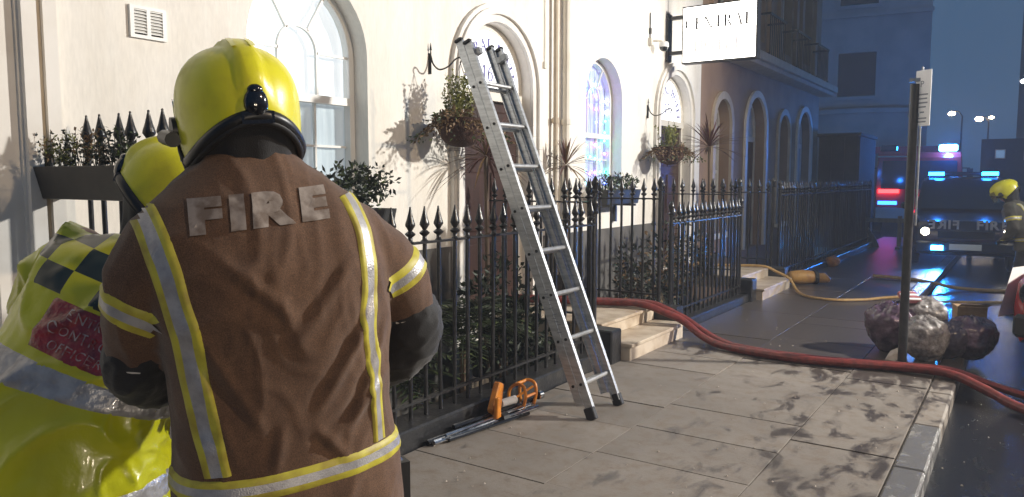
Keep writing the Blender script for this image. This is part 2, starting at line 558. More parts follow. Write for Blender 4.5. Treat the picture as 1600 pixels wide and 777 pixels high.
def thing(name, label, cat, loc=(0, 0, 0), rotz=0.0, group=None):
    o = bpy.data.objects.new(name, None)
    o.empty_display_size = 0.1
    COL.objects.link(o)
    o.location = loc
    o.rotation_euler = (0, 0, rotz)
    return tag(o, label, cat, group)


def tag(o, label, cat, group=None):
    o['label'] = label
    o['category'] = cat
    if group:
        o['group'] = group
    return o


def struct(o):
    o['kind'] = 'structure'
    return o


def shared(name, me, parent, loc=(0, 0, 0), rot=(0, 0, 0), scale=None):
    """one more object that shares mesh data; loc is world for a parent at loc"""
    o = bpy.data.objects.new(name, me)
    COL.objects.link(o)
    if parent is not None:
        o.parent = parent
        o.location = Vector(loc) - parent.location
    else:
        o.location = loc
    o.rotation_euler = rot
    if scale:
        o.scale = scale
    return o


# facade helper: 2D (y, z) drawn on a wall that faces +X; depth goes along +X
def FM(x):
    return Matrix(((0, 0, 1, x), (1, 0, 0, 0), (0, 1, 0, 0), (0, 0, 0, 1)))


def arch_poly(yc, hw, z0, zs, n=20, rise=None):
    """closed outline: base z0, springing zs, semicircle (or rise) above"""
    rise = hw if rise is None else rise
    p = [(yc - hw, z0), (yc + hw, z0)]
    for i in range(n + 1):
        a = PI * i / n
        p.append((yc + hw * math.cos(a), zs + rise * math.sin(a)))
    return p


def arch_line(yc, hw, z0, zs, n=20, rise=None):
    rise = hw if rise is None else rise
    return [(yc + hw, z0)] + [(yc + hw * math.cos(PI * i / n), zs + rise * math.sin(PI * i / n)) for i in range(n + 1)] + [(yc - hw, z0)]


def wall_with_holes(outer, holes, x_front, thick):
    """solid wall facing +X with real openings, from a filled 2D curve"""
    cu = bpy.data.curves.new('tmp', 'CURVE')
    cu.dimensions = '2D'
    cu.fill_mode = 'BOTH'
    cu.extrude = thick / 2
    for poly in [outer] + holes:
        sp = cu.splines.new('POLY')
        sp.points.add(len(poly) - 1)
        for i, (a, b) in enumerate(poly):
            sp.points[i].co = (a, b, 0, 1)
        sp.use_cyclic_u = True
    ob = bpy.data.objects.new('tmp', cu)
    COL.objects.link(ob)
    dg = bpy.context.evaluated_depsgraph_get()
    me = ob.evaluated_get(dg).to_mesh()
    mb = MB()
    M = FM(x_front - thick / 2)
    mb.add([v.co.copy() for v in me.vertices], [tuple(p.vertices) for p in me.polygons], 0, M)
    ob.evaluated_get(dg).to_mesh_clear()
    bpy.data.objects.remove(ob)
    bpy.data.curves.remove(cu)
    return mb


def text_mesh(txt, size=1.0, offset=0.0, extrude=0.0, spacing=1.0):
    """(verts, faces) of a line of built-in sans lettering, origin at its lower left"""
    cu = bpy.data.curves.new('tmp', 'FONT')
    cu.body = txt
    cu.size = size
    cu.offset = offset
    cu.extrude = extrude
    cu.space_character = spacing
    cu.resolution_u = 3
    ob = bpy.data.objects.new('tmp', cu)
    COL.objects.link(ob)
    dg = bpy.context.evaluated_depsgraph_get()
    me = ob.evaluated_get(dg).to_mesh()
    vs = [v.co.copy() for v in me.vertices]
    fs = [tuple(p.vertices) for p in me.polygons]
    ob.evaluated_get(dg).to_mesh_clear()
    bpy.data.objects.remove(ob)
    bpy.data.curves.remove(cu)
    return vs, fs


# serif capitals as thin and thick strokes: unit cap height, returns polygons and width
def serif_glyph(ch):
    P = []
    T, t, sv = 0.20, 0.07, 0.05

    def stem(x, w=T, a=0.0, b=1.0):
        P.append([(x, a), (x + w, a), (x + w, b), (x, b)])
        for z in (a, b - sv):
            P.append([(x - 0.06, z), (x + w + 0.06, z), (x + w + 0.06, z + sv), (x - 0.06, z + sv)])

    def bar(x0, x1, z, w=t):
        P.append([(x0, z), (x1, z), (x1, z + w), (x0, z + w)])

    def arc(cx, cz, rx, rz, a0, a1, thick, n=14):
        pr = None
        for i in range(n + 1):
            a = R(a0 + (a1 - a0) * i / n)
            w = t + (thick - t) * abs(math.cos(a)) ** 1.3
            o = (cx + rx * math.cos(a), cz + rz * math.sin(a))
            q = (cx + (rx - w) * math.cos(a), cz + (rz - t) * math.sin(a))
            if pr:
                P.append([pr[0], o, q, pr[1]])
            pr = (o, q)
    if ch == 'C':
        arc(0.42, 0.5, 0.42, 0.52, 50, 310, T)
        P.append([(0.66, 0.64), (0.70, 0.64), (0.72, 1.0), (0.68, 1.0)])
        return P, 0.78
    if ch == 'O':
        arc(0.43, 0.5, 0.43, 0.52, 0, 360, T, 24)
        return P, 0.90
    if ch == 'E':
        stem(0.06)
        bar(0.06, 0.58, 0.0); bar(0.06, 0.58, 1 - t); bar(0.06, 0.46, 0.5)
        for x, a, b in ((0.56, 0, 0.24), (0.56, 0.78, 1.0), (0.44, 0.40, 0.64)):
            P.append([(x, a), (x + 0.03, a), (x + 0.03, b), (x, b)])
        return P, 0.68
    if ch == 'L':
        stem(0.06)
        bar(0.06, 0.56, 0.0)
        P.append([(0.54, 0), (0.57, 0), (0.59, 0.30), (0.56, 0.30)])
        return P, 0.64
    if ch == 'T':
        stem(0.24)
        bar(0.0, 0.65, 1 - t)
        for x in (0.0, 0.62):
            P.append([(x, 0.76), (x + 0.03, 0.76), (x + 0.03, 1.0), (x, 1.0)])
        return P, 0.68
    if ch == 'H':
        stem(0.06); stem(0.56)
        bar(0.2, 0.6, 0.49)
        return P, 0.82
    if ch == 'N':
        stem(0.06, t); stem(0.66, t)
        P.append([(0.04, 1.0), (0.22, 1.0), (0.71, 0.0), (0.60, 0.0)])
        return P, 0.80
    if ch == 'A':
        P.append([(0.30, 1.0), (0.42, 1.0), (0.72, 0.0), (0.54, 0.0)])
        P.append([(0.34, 1.0), (0.38, 0.96), (0.10, 0.0), (0.05, 0.0)])
        bar(0.2, 0.54, 0.32)
        bar(-0.02, 0.18, 0.0, sv); bar(0.48, 0.80, 0.0, sv)
        return P, 0.80
    if ch == 'R':
        stem(0.06)
        arc(0.30, 0.74, 0.30, 0.26, -90, 90, T)
        bar(0.2, 0.32, 0.48); bar(0.2, 0.32, 1 - t)
        P.append([(0.30, 0.50), (0.44, 0.50), (0.78, 0.0), (0.60, 0.0)])
        return P, 0.78
    if ch == '1':
        stem(0.10, 0.14)
        P.append([(0.0, 0.80), (0.10, 0.90), (0.10, 1.0), (0.0, 0.86)])
        return P, 0.42
    if ch == '5':
        arc(0.24, 0.32, 0.30, 0.33, -140, 110, 0.13)
        P.append([(0.06, 0.52), (0.11, 0.52), (0.15, 1.0), (0.10, 1.0)])
        bar(0.10, 0.50, 0.90, 0.1)
        return P, 0.62
    if ch == '6':
        arc(0.29, 0.32, 0.29, 0.33, 0, 360, 0.13, 20)
        arc(0.50, 0.36, 0.50, 0.66, 100, 180, 0.13)
        return P, 0.64
    return P, 0.35

# ================================================================== THE GROUND
mb = MB()
mb.add([(-0.9, -40, -0.12), (60, -40, -0.12), (60, 21, -0.12), (-0.9, 21, -0.12)], [(0, 1, 2, 3)])
mb.add([(-60, 21, -0.12), (60, 21, -0.12), (60, 130, -0.12), (-60, 130, -0.12)], [(0, 1, 2, 3)])
mb.add([(-3.1, 9.02, -0.12), (-0.9, 9.02, -0.12), (-0.9, 21, -0.12), (-3.1, 21, -0.12)], [(0, 1, 2, 3)])
road = struct(mb.build('road', 'asphalt_wet'))

mb = MB()
mb.box(-3.30, -0.56, -6, 9.0, -0.14, -0.012, 0)
mb.box(-3.30, -1.16, 9.0, 14.02, -0.14, -0.012, 0)
mb.box(-3.30, -1.16, 14.02, 24, -0.14, 0.0, 1)
mb.box(-3.02, -0.56, -6, 2.30, -0.012, 0.0, 1)
pavement = struct(mb.build('pavement', ['mortar', 'slab_stone']))


def slab(x0, x1, y0, y1, name='paving_slab', m='slab_stone', z0=-0.012, g=0.003, dz=None):
    dz = rng.uniform(-0.003, 0.004) if dz is None else dz
    s_ = MB()
    s_.cbox(x0 + g, x1 - g, y0 + g, y1 - g, z0 - 0.006, dz, 0.0012)
    return s_.build(name, m, pavement)


def row(x0, x1, ys):
    for a_, b_ in zip(ys[:-1], ys[1:]):
        slab(x0, x1, a_, b_)


def joints(start, first, step, end, jit=0.03):
    ys = [start]
    y_ = first
    while y_ < end - 0.25:
        ys.append(y_ + (rng.uniform(-jit, jit) if y_ > 4.8 else 0))
        y_ += step
    return ys + [end]


row(-3.02, -2.09, joints(2.31, 2.86, 0.555, 9.0))
row(-2.09, -1.16, joints(2.31, 2.85, 0.58, 9.0))
row(-1.16, -0.56, joints(2.31, 3.10, 0.90, 9.0))
row(-3.02, -2.09, joints(9.0, 9.55, 0.56, 14.0))
row(-2.09, -1.36, joints(9.0, 9.5, 0.6, 14.0))
ky = -6.0
for ky in [k * 0.93 - 5.48 for k in range(16)]:
    s_ = MB()
    y1_ = min(ky + 0.93, 9.0)
    s_.cbox(-0.556, -0.385, ky + 0.003, y1_ - 0.003, -0.2, 0.004 if ky < 5 else 0.001, 0.014)
    s_.build('kerb_stone', 'kerb_granite' if ky < 4.9 else 'slab_stone', pavement)
for ky in [9.02 + k * 0.9 for k in range(13)]:
    s_ = MB()
    s_.cbox(-1.355, -1.165, ky + 0.003, ky + 0.897, -0.2, 0.001, 0.014)
    s_.build('kerb_stone', 'kerb_granite', pavement)

# the sunken area between the railings and the house fronts
mb = MB()
mb.box(-4.46, -3.27, -6, 22, -1.1, -1.0, 0)
mb.box(-3.29, -3.18, -6, 22, -1.05, -0.02, 0)
area = struct(mb.build('basement_area_ground', 'basement_floor'))

# ================================================================== THE HOTEL
XF = -4.45
hotel = thing('hotel_building', 'cream stuccoed hotel front with arched white windows and arched doorways', 'building', (XF, 6.4, 0))
W1 = (3.94, 0.57, 1.45, 2.62)
W2 = (8.69, 0.50, 1.50, 2.66)
D0, D1, D2 = 1.20, 6.35, 11.0
holes = [arch_poly(*W1), arch_poly(*W2), arch_poly(D0, 0.56, 0.5, 2.6), arch_poly(D1, 0.60, 0.31, 2.6), arch_poly(D2, 0.60, 0.31, 2.6)]
wall_with_holes([(-4, -1.0), (12.08, -1.0), (12.08, 9.0), (-4, 9.0)], holes, XF, 0.26).build('wall', 'stucco', hotel)
mb = MB()
mb.box(-6.4, -6.3, -4, 12.08, -1.0, 8.9)
mb.box(-6.3, XF - 0.27, -4, -3.9, -1.0, 8.9)
mb.box(-6.3, XF - 0.27, 11.98, 12.08, -1.0, 8.9)
mb.box(-6.3, XF - 0.27, -3.9, 11.98, 0.2, 0.3)
mb.box(-6.3, XF - 0.27, -3.9, 11.98, 3.7, 3.8)
mb.build('inner_wall', 'dark_interior', hotel)
mb = MB()
mb.box(-6.5, XF + 0.12, -4.05, 12.08, 9.0, 9.25)
mb.build('parapet', 'stucco', hotel)


def sash_window(parent, yc, hw, z0, zs, zm, curt, curt_low, xf=XF):
    xu = xf - 0.17
    fr = MB()
    fw = 0.055
    n = 20
    fr.band(arch_line(yc, hw - fw, z0, zs, n), arch_line(yc, hw - 0.002, z0, zs, n), 0.07, FM(xu - 0.05))
    fr.box(xu - 0.05, xu + 0.03, yc - hw + fw, yc + hw - fw, z0, z0 + 0.06)
    win = fr.build('window', 'white_paint', parent)
    # sill
    s = MB()
    s.box(xf - 0.16, xf + 0.07, yc - hw - 0.06, yc + hw + 0.06, z0 - 0.09, z0 - 0.003)
    s.build('sill', 'white_paint', win, bevel=0.008)
    s = MB()
    s.box(xu - 0.045, xu + 0.028, yc - hw + fw, yc + hw - fw, zm - 0.03, zm + 0.03)
    s.build('meeting_rail', 'white_paint', win)
    iw = hw - fw
    c = iw * 0.36
    g = 0.009

    def bar(a, b, w=g, x=xu):
        a, b = Vector(a), Vector(b)
        d = (b - a).normalized()
        nrm = Vector((-d.y, d.x))
        s_ = MB()
        q = [tuple(a + nrm * w), tuple(a - nrm * w), tuple(b - nrm * w), tuple(b + nrm * w)]
        s_.prism(q, 0.026, FM(x - 0.012))
        s_.build('glazing_bar', 'white_paint', win)
    for sg in (-1, 1):
        bar((yc + sg * c, zm + 0.03), (yc + sg * c, zs))
        bar((yc + sg * c, z0 + 0.06), (yc + sg * c, zm - 0.03), x=xu - 0.035)
        bar((yc + sg * c, zs), (yc + sg * iw, zs))
        a = R(90 - sg * 32)
        bar((yc + c * math.cos(a), zs + c * math.sin(a)), (yc + iw * math.cos(a), zs + iw * math.sin(a)))
    zl = (z0 + zm) / 2 + 0.05
    for a, b in ((-iw, -c), (-c, c), (c, iw)):
        bar((yc + a + g, zl), (yc + b - g, zl), x=xu - 0.035)
    s = MB()
    th = [PI * i / n for i in range(n + 1)]
    s.band([(yc + (c - g) * math.cos(a), zs + (c - g) * math.sin(a)) for a in th], [(yc + (c + g) * math.cos(a), zs + (c + g) * math.sin(a)) for a in th], 0.026, FM(xu - 0.012))
    s.build('glazing_bar', 'white_paint', win)

    def pane(poly, x):
        s_ = MB()
        s_.prism(poly, 0.004, FM(x))
        s_.build('pane', 'glass_pane', win)
    rect = lambda a, b, z, w: [(yc + a + g, z), (yc + b - g, z), (yc + b - g, w), (yc + a + g, w)]
    for a, b in ((-iw, -c), (-c, c), (c, iw)):
        pane(rect(a, b, z0 + 0.06, zl - g), xu - 0.03)
        pane(rect(a, b, zl + g, zm - 0.03), xu - 0.03)
    pane(rect(-iw, -c, zm + 0.03, zs - g), xu)
    pane(rect(c, iw, zm + 0.03, zs - g), xu)
    pane([(yc - c + g, zm + 0.03), (yc + c - g, zm + 0.03)] + [(yc + (c - g) * math.cos(a), zs + (c - g) * math.sin(a)) for a in th], xu)
    for a0, a1 in ((0, 58), (58, 122), (122, 180)):
        t = [R(a0 + 1.2 + (a1 - a0 - 2.4) * i / 8) for i in range(9)]
        pane([(yc + (c + g) * math.cos(a), zs + (c + g) * math.sin(a)) for a in t] + [(yc + (iw - 0.002) * math.cos(a), zs + (iw - 0.002) * math.sin(a)) for a in reversed(t)], xu)

    def drape(name, m, za, zb, y0_, y1_, x, amp=0.012, k=15.0):
        s_ = MB()
        N = 40
        vs = []
        for i in range(N + 1):
            y_ = y0_ + (y1_ - y0_) * i / N
            dx = amp * (math.sin(i * k / N * 2) + 0.5 * math.sin(i * 2.1 + 1))
            vs += [(x + dx, y_, za), (x + dx * 0.6, y_, zb)]
        s_.add(vs, [(2 * i, 2 * i + 2, 2 * i + 3, 2 * i + 1) for i in range(N)])
        s_.build(name, m, win, smooth=True, normals=False)
    drape('curtain', curt, zm - 0.02, zs + hw + 0.1, yc - hw + 0.005, yc + hw - 0.005, xu - 0.065, 0.007)
    drape('curtain', curt_low, z0 - 0.05, zm - 0.02, yc - hw + 0.005, yc + hw - 0.005, xu - 0.065, 0.007)
    return win


sash_window(hotel, *W1, 2.27, 'net_curtain', 'pale_blind')
win2 = sash_window(hotel, *W2, 2.2, 'net_curtain_blue', 'net_curtain_blue')

# string of coloured lights hanging inside the second window
fl = thing('fairy_lights', 'coloured fairy lights strung inside the narrow arched window', 'fairy lights', (XF - 0.2, W2[0], 1.6))
wire = MB()
bulb = MB()
bulb.ellipsoid((0, 0, 0), (0.015, 0.015, 0.019), 8)
bulbs = [bulb.mesh('bulb', f_, smooth=True) for f_ in FAIRY]
for k in range(7):
    yy = W2[0] - 0.40 + 0.133 * k
    zt = W2[3] + math.sqrt(max(0.02, 0.46 ** 2 - (yy - W2[0]) ** 2)) - 0.06
    pts = [(XF - 0.212, yy + 0.015 * math.sin(z_ * 9 + k), zt - z_ * (zt - 1.58)) for z_ in [i / 9 for i in range(10)]]
    wire.tube(pts, 0.0025, 4)
    for i, p in enumerate(pts):
        if i and rng.random() < 0.85:
            shared('bulb', rng.choice(bulbs[:3] if rng.random() < 0.75 else bulbs), fl, (p[0] + 0.014, p[1], p[2] + rng.uniform(-0.03, 0.03)))
wire.build('wire', 'leaf_dark', fl)


def letters(mb_, txt, cap, place):
    """lay serif capitals along place(s) -> (origin2d, angle); s is the run along the line"""
    total = sum(serif_glyph(c_)[1] + 0.14 for c_ in txt) * cap
    s_ = -total / 2
    for c_ in txt:
        polys, w = serif_glyph(c_)
        mid = s_ + (w * cap) / 2
        (ox, oy), an = place(mid)
        ca, sa = math.cos(an), math.sin(an)
        mb_.append([])
        for poly in polys:
            mb_[-1].append([(ox + (px_ * cap - w * cap / 2) * ca - pz * cap * sa, oy + (px_ * cap - w * cap / 2) * sa + pz * cap * ca) for px_, pz in poly])
        s_ += (w + 0.14) * cap


def doorway(parent, yc, number, leaf=True, z0=0.31, zs=2.6):
    xr = XF - 0.13
    s = MB()
    s.band(arch_line(yc, 0.603, z0, zs), arch_line(yc, 0.675, z0, zs), 0.035, FM(XF + 0.001))
    s.band(arch_line(yc, 0.675, z0, zs), arch_line(yc, 0.74, z0, zs), 0.070, FM(XF + 0.001))
    s.band(arch_line(yc, 0.74, z0, zs), arch_line(yc, 0.785, z0, zs), 0.045, FM(XF + 0.001))
    sur = s.build('door_surround', 'pale_surround', parent)
    fr = MB()
    fr.band(arch_line(yc, 0.54, z0, zs), arch_line(yc, 0.598, z0, zs), 0.07, FM(xr - 0.05))
    fr.box(xr - 0.05, xr + 0.06, yc - 0.54, yc + 0.54, 2.44, 2.53)
    door = fr.build('door', 'cream_paint', parent)
    s = MB()
    s.box(xr - 0.06, xr - 0.01, yc - 0.538, yc + 0.538, z0, 2.438)
    s.build('door_leaf', 'door_brown', door)
    for (a, b) in ((-0.45, -0.05), (0.05, 0.45)):
        for (c, d) in ((0.5, 1.0), (1.12, 1.72), (1.84, 2.34)):
            s = MB()
            s.box(xr - 0.012, xr + 0.008, yc + a, yc + b, c, d)
            s.build('door_panel', 'door_brown', door, bevel=0.012)
    fan = MB()
    fan.prism([(yc - 0.538, 2.532), (yc + 0.538, 2.532)] + [(yc + 0.538 * math.cos(PI * i / 20), zs + 0.538 * math.sin(PI * i / 20)) for i in range(21)], 0.01, FM(xr))
    fan.build('fanlight', 'fanlight_glow', door)
    if number:
        pol = []
        rad = 0.365
        letters(pol, 'CENTRAL HOTEL', 0.125, lambda m_: ((yc + rad * math.sin(m_ / (rad + 0.055)), zs - 0.03 + rad * math.cos(m_ / (rad + 0.055))), -m_ / (rad + 0.055)))
        letters(pol, number, 0.15, lambda m_: ((yc + m_, zs + 0.04), 0))
        for gl in pol:
            s = MB()
            for p in gl:
                s.prism(p, 0.004, FM(xr + 0.011))
            s.build('letter', 'violet_lettering', door)
    return door


doorway(hotel, D1, '16')
doorway(hotel, D2, '15')
# the doorway at the near end: a stepped white surround round a deep porch
s = MB()
s.band(arch_line(D0, 0.565, 0.5, 2.6), arch_line(D0, 0.70, 0.5, 2.6), 0.03, FM(XF + 0.001))
s.band(arch_line(D0, 0.70, 0.5, 2.6), arch_line(D0, 0.715, 0.5, 2.6), 0.05, FM(XF + 0.001))
s.band(arch_line(D0, 0.715, 0.5, 2.6), arch_line(D0, 0.79, 0.5, 2.6), 0.09, FM(XF + 0.001))
s.band(arch_line(D0, 0.83, 0.5, 2.6), arch_line(D0, 0.90, 0.5, 2.6), 0.07, FM(XF + 0.001))
s.build('door_surround', 'pale_surround', hotel)
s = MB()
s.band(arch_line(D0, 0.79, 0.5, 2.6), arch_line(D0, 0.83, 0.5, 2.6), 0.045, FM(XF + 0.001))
s.build('shaded_bead', 'tan_trim', hotel)  # tan colour stands for the shadow on this moulding
s = MB()
s.box(XF - 0.42, XF - 0.36, D0 - 0.6, D0 + 0.6, 0.5, 3.3)
s.build('door', 'white_paint', hotel)
# dark sheets on the lower wall: shade behind the railings put into the colour
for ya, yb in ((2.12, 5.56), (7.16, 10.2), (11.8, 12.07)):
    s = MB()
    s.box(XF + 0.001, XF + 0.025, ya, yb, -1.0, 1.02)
    s.build('lower_wall_shade', 'lower_wall_shade', hotel)
# rain pipes
for yy, r_, m_ in ((7.38, 0.028, 'tan_trim'), (7.62, 0.045, 'cream_paint')):
    s = MB()
    s.tube([(XF + 0.06, yy, -1.0), (XF + 0.06, yy, 9.0)], r_, 10)
    for zz in (0.6, 2.3, 3.9, 5.6):
        s.tube([(XF + 0.06, yy, zz - 0.03), (XF + 0.06, yy, zz + 0.03)], r_ + 0.012, 10)
        s.box(XF, XF + 0.05, yy - 0.02, yy + 0.02, zz - 0.02, zz + 0.02)
    s.build('drainpipe', m_, hotel, smooth=True)
# air vent: frame and slats
s = MB()
VY, VZ, vw, vh = 2.655, 2.585, 0.115, 0.095
for a, b, c, d in ((-vw, vw, vh - 0.02, vh), (-vw, vw, -vh, -vh + 0.02), (-vw, -vw + 0.025, -vh + 0.02, vh - 0.02), (vw - 0.025, vw, -vh + 0.02, vh - 0.02), (-0.012, 0.012, -vh + 0.02, vh - 0.02)):
    s.box(XF, XF + 0.02, VY + a, VY + b, VZ + c, VZ + d)
vent = s.build('vent', 'white_paint', hotel)
s = MB()
s.box(XF, XF + 0.003, VY - vw + 0.025, VY + vw - 0.025, VZ - vh + 0.02, VZ + vh - 0.02)
s.build('vent_backing', 'dark_interior', vent)
for sg in (-1, 1):
    for k in range(8):
        s = MB()
        y0_, y1_ = (VY - vw + 0.025, VY - 0.012) if sg < 0 else (VY + 0.012, VY + vw - 0.025)
        zc = VZ - vh + 0.03 + k * (2 * vh - 0.055) / 7.2
        s.add([(XF + 0.004, y0_, zc + 0.014), (XF + 0.004, y1_, zc + 0.014), (XF + 0.018, y1_, zc), (XF + 0.018, y0_, zc), (XF + 0.004, y0_, zc + 0.018), (XF + 0.004, y1_, zc + 0.018), (XF + 0.018, y1_, zc + 0.004), (XF + 0.018, y0_, zc + 0.004)],
              [(0, 1, 2, 3), (4, 7, 6, 5), (3, 2, 6, 7), (0, 4, 5, 1), (0, 3, 7, 4), (1, 5, 6, 2)])
        s.build('slat', 'white_paint', vent)
# small junction box and cable beside the first doorway
s = MB()
s.box(XF, XF + 0.03, 7.20, 7.25, 2.86, 2.93)
s.tube([(XF + 0.012, 7.225, 2.93), (XF + 0.012, 7.225, 9.0)], 0.006, 6)
s.build('cable_box', 'cream_paint', hotel)

# ---- dome security camera on the wall
cc = thing('security_camera', 'small white dome security camera on the cream wall', 'security camera', (XF, 10.05, 3.5))
s = MB()
s.box(XF, XF + 0.05, 9.98, 10.06, 3.50, 3.60)
s.tube([(XF + 0.03, 10.03, 3.57), (XF + 0.13, 10.12, 3.57), (XF + 0.16, 10.14, 3.54)], 0.018, 8)
s.build('bracket', 'cream_paint', cc, smooth=True)
s = MB()
s.lathe([(0.01, 0.075), (0.055, 0.07), (0.068, 0.05), (0.070, 0.0)], 16, 0, Matrix.Translation((XF + 0.16, 10.15, 3.485)))
s.build('housing', 'plate_white', cc, smooth=True)
s = MB()
s.lathe([(0.062, 0.0), (0.055, -0.03), (0.035, -0.05), (0.008, -0.058)], 16, 0, Matrix.Translation((XF + 0.16, 10.15, 3.484)))
s.build('dome', 'glass_dark', cc, smooth=True)
s = MB()
s.tube([(XF + 0.012, 10.02, 3.60), (XF + 0.012, 10.02, 3.95)], 0.008, 6)
s.box(XF, XF + 0.03, 10.0, 10.04, 3.66, 3.74)
s.build('cable', 'black_plastic', cc)

# ---- the illuminated projecting sign
sg_ = thing('hotel_sign', 'bright white illuminated box sign with dark capitals projecting from the hotel wall', 'sign', (-3.7, 10.6, 3.3))
SX0, SX1, SZ0, SZ1, SY = -4.20, -3.13, 3.30, 4.10, 10.6
s = MB()
s.box(SX0, SX1, SY, SY + 0.16, SZ0, SZ1)
s.build('case', 'black_plastic', sg_)
s = MB()
s.box(SX0 + 0.02, SX1 - 0.02, SY - 0.006, SY - 0.001, SZ0 + 0.02, SZ1 - 0.02)
s.build('face', 'sign_glow', sg_)
s = MB()
s.box(SX0 + 0.02, SX1 - 0.02, SY + 0.161, SY + 0.166, SZ0 + 0.02, SZ1 - 0.02)
s.build('face', 'sign_glow', sg_)
SM = Matrix(((1, 0, 0, 0), (0, 0, -1, SY - 0.0065), (0, 1, 0, 0), (0, 0, 0, 1)))
for txt, cap, zz, m_ in (('CENTRAL', 0.165, 3.765, 'sign_letter'), ('HOTEL', 0.165, 3.45, 'sign_letter_faded')):
    pol = []
    wsum = sum(serif_glyph(c_)[1] + 0.14 for c_ in txt) * cap
    k_ = 0.98 / (sum(serif_glyph(c_)[1] + 0.14 for c_ in 'CENTRAL') * cap)
    letters(pol, txt, cap, lambda m__: (((SX0 + SX1) / 2 + m__ * k_, zz), 0))
    for gl in pol:
        s = MB()
        for p in gl:
            s.prism(p, 0.003, SM)
        s.build('letter', m_, sg_)
s = MB()
for zz in (3.45, 3.95):
    s.box(XF, SX0, SY + 0.05, SY + 0.11, zz, zz + 0.05)
s.box(XF, XF + 0.03, SY + 0.0, SY + 0.16, 3.36, 4.04)
s.tube([(XF, SY + 0.08, 4.75), (SX1 - 0.1, SY + 0.08, 4.10)], 0.012, 6)
s.build('bracket', 'black_iron', sg_)

# ================================================================== THE BROWN HOUSE NEXT DOOR
brown = thing('brown_terrace_house', 'dim brown terraced house with arched openings beyond the illuminated sign', 'building', (XF, 16, 0))
arches = [(13.2, 0.42, 0.7, 2.62, 'w'), (15.2, 0.62, 0.3, 2.62, 'd'), (17.25, 0.42, 0.7, 2.62, 'w'), (19.1, 0.62, 0.3, 2.62, 'd')]
upper = [(13.2, 0.45, 4.35, 6.3), (15.2, 0.45, 4.35, 6.3), (17.25, 0.45, 4.35, 6.3), (19.1, 0.45, 4.35, 6.3)]
hl = [arch_poly(*a[:4]) for a in arches] + [[(y - w, a), (y + w, a), (y + w, b), (y - w, b)] for y, w, a, b in upper]
wall_with_holes([(12.10, -1.0), (20.6, -1.0), (20.6, 9.6), (12.10, 9.6)], hl, XF - 0.02, 0.28).build('wall', 'brown_wall', brown)
s = MB()
s.box(-6.4, -6.3, 12.1, 20.6, -1, 9.6)
s.box(-6.3, XF - 0.31, 20.5, 20.6, -1, 9.6)
s.box(-6.3, XF - 0.31, 12.1, 20.5, 3.75, 3.85)
s.build('inner_wall', 'dark_interior', brown)
for y, w, a, b, k in arches:
    s = MB()
    s.band(arch_line(y, w + 0.003, a, b), arch_line(y, w + 0.13, a, b), 0.05, FM(XF - 0.019))
    s.build('arch_surround', 'cream_paint' if k == 'd' else 'tan_trim', brown)
    fr = MB()
    fr.band(arch_line(y, w - 0.06, a, b), arch_line(y, w - 0.002, a, b), 0.06, FM(XF - 0.26))
    if k == 'w':
        fr.box(XF - 0.25, XF - 0.21, y - w + 0.06, y + w - 0.06, 1.75, 1.81)
        fr.box(XF - 0.25, XF - 0.22, y - 0.012, y + 0.012, a, 1.75)
        fr.box(XF - 0.25, XF - 0.22, y - 0.012, y + 0.012, 1.81, b + w - 0.06)
    else:
        fr.box(XF - 0.25, XF - 0.20, y - w + 0.06, y + w - 0.06, 2.40, 2.5)
    wn_ = fr.build('window' if k == 'w' else 'door', 'cream_paint', brown)
    if k == 'w':
        s = MB()
        s.prism(arch_poly(y, w - 0.061, a, b), 0.006, FM(XF - 0.245))
        s.build('pane', 'dim_blind', wn_)
        s = MB()
        s.box(XF - 0.2, XF + 0.05, y - w - 0.05, y + w + 0.05, a - 0.09, a - 0.002)
        s.build('sill', 'cream_paint', wn_)
    else:
        s = MB()
        s.box(XF - 0.26, XF - 0.22, y - w + 0.062, y + w - 0.062, a, 2.398)
        s.build('door_leaf', 'dim_blind' if y > 17 else 'door_brown', wn_)
        s = MB()
        s.prism([(y - w + 0.062, 2.502), (y + w - 0.062, 2.502)] + [(y + (w - 0.062) * math.cos(PI * i / 16), b + (w - 0.062) * math.sin(PI * i / 16)) for i in range(17)], 0.006, FM(XF - 0.245))
        s.build('fanlight', 'dim_blind', wn_)
for y, w, a, b in upper:
    s = MB()
    for p in ((-w, -w + 0.05, a, b), (w - 0.05, w, a, b), (-w + 0.05, w - 0.05, b - 0.05, b), (-w + 0.05, w - 0.05, a, a + 0.05), (-w + 0.05, w - 0.05, (a + b) / 2 - 0.02, (a + b) / 2 + 0.02)):
        s.box(XF - 0.25, XF - 0.2, y + p[0], y + p[1], p[2], p[3])
    wn_ = s.build('window', 'cream_paint', brown)
    s = MB()
    s.box(XF - 0.235, XF - 0.229, y - w + 0.05, y + w - 0.05, a + 0.05, b - 0.05)
    s.build('pane', 'window_dark', wn_)
    for sg in (-1, 1):
        s = MB()
        yy = y + sg * (w + 0.22)
        s.box(XF - 0.018, XF + 0.06, yy - 0.09, yy + 0.09, 3.96, 6.6)
        s.build('pilaster', 'brown_wall', brown)
s = MB()
s.box(XF - 0.018, XF + 0.42, 12.4, 20.6, 3.80, 3.94)
s.box(XF - 0.018, XF + 0.34, 12.4, 20.6, 3.72, 3.80)
led = s.build('balcony_slab', 'tan_trim', brown)
for y in (13.2, 15.2, 17.25, 19.1):
    s = MB()
    for k in range(9):
        yy = y - 0.52 + 0.13 * k
        s.tube([(XF + 0.36, yy, 3.94), (XF + 0.36, yy, 4.72)], 0.012, 5)
    s.box(XF + 0.34, XF + 0.38, y - 0.56, y + 0.56, 4.70, 4.74)
    for yy in (y - 0.56, y + 0.56):
        s.box(XF, XF + 0.38, yy - 0.015, yy + 0.015, 4.70, 4.74)
        s.box(XF, XF + 0.38, yy - 0.015, yy + 0.015, 3.96, 4.0)
    s.build('balcony_rail', 'black_iron', led)

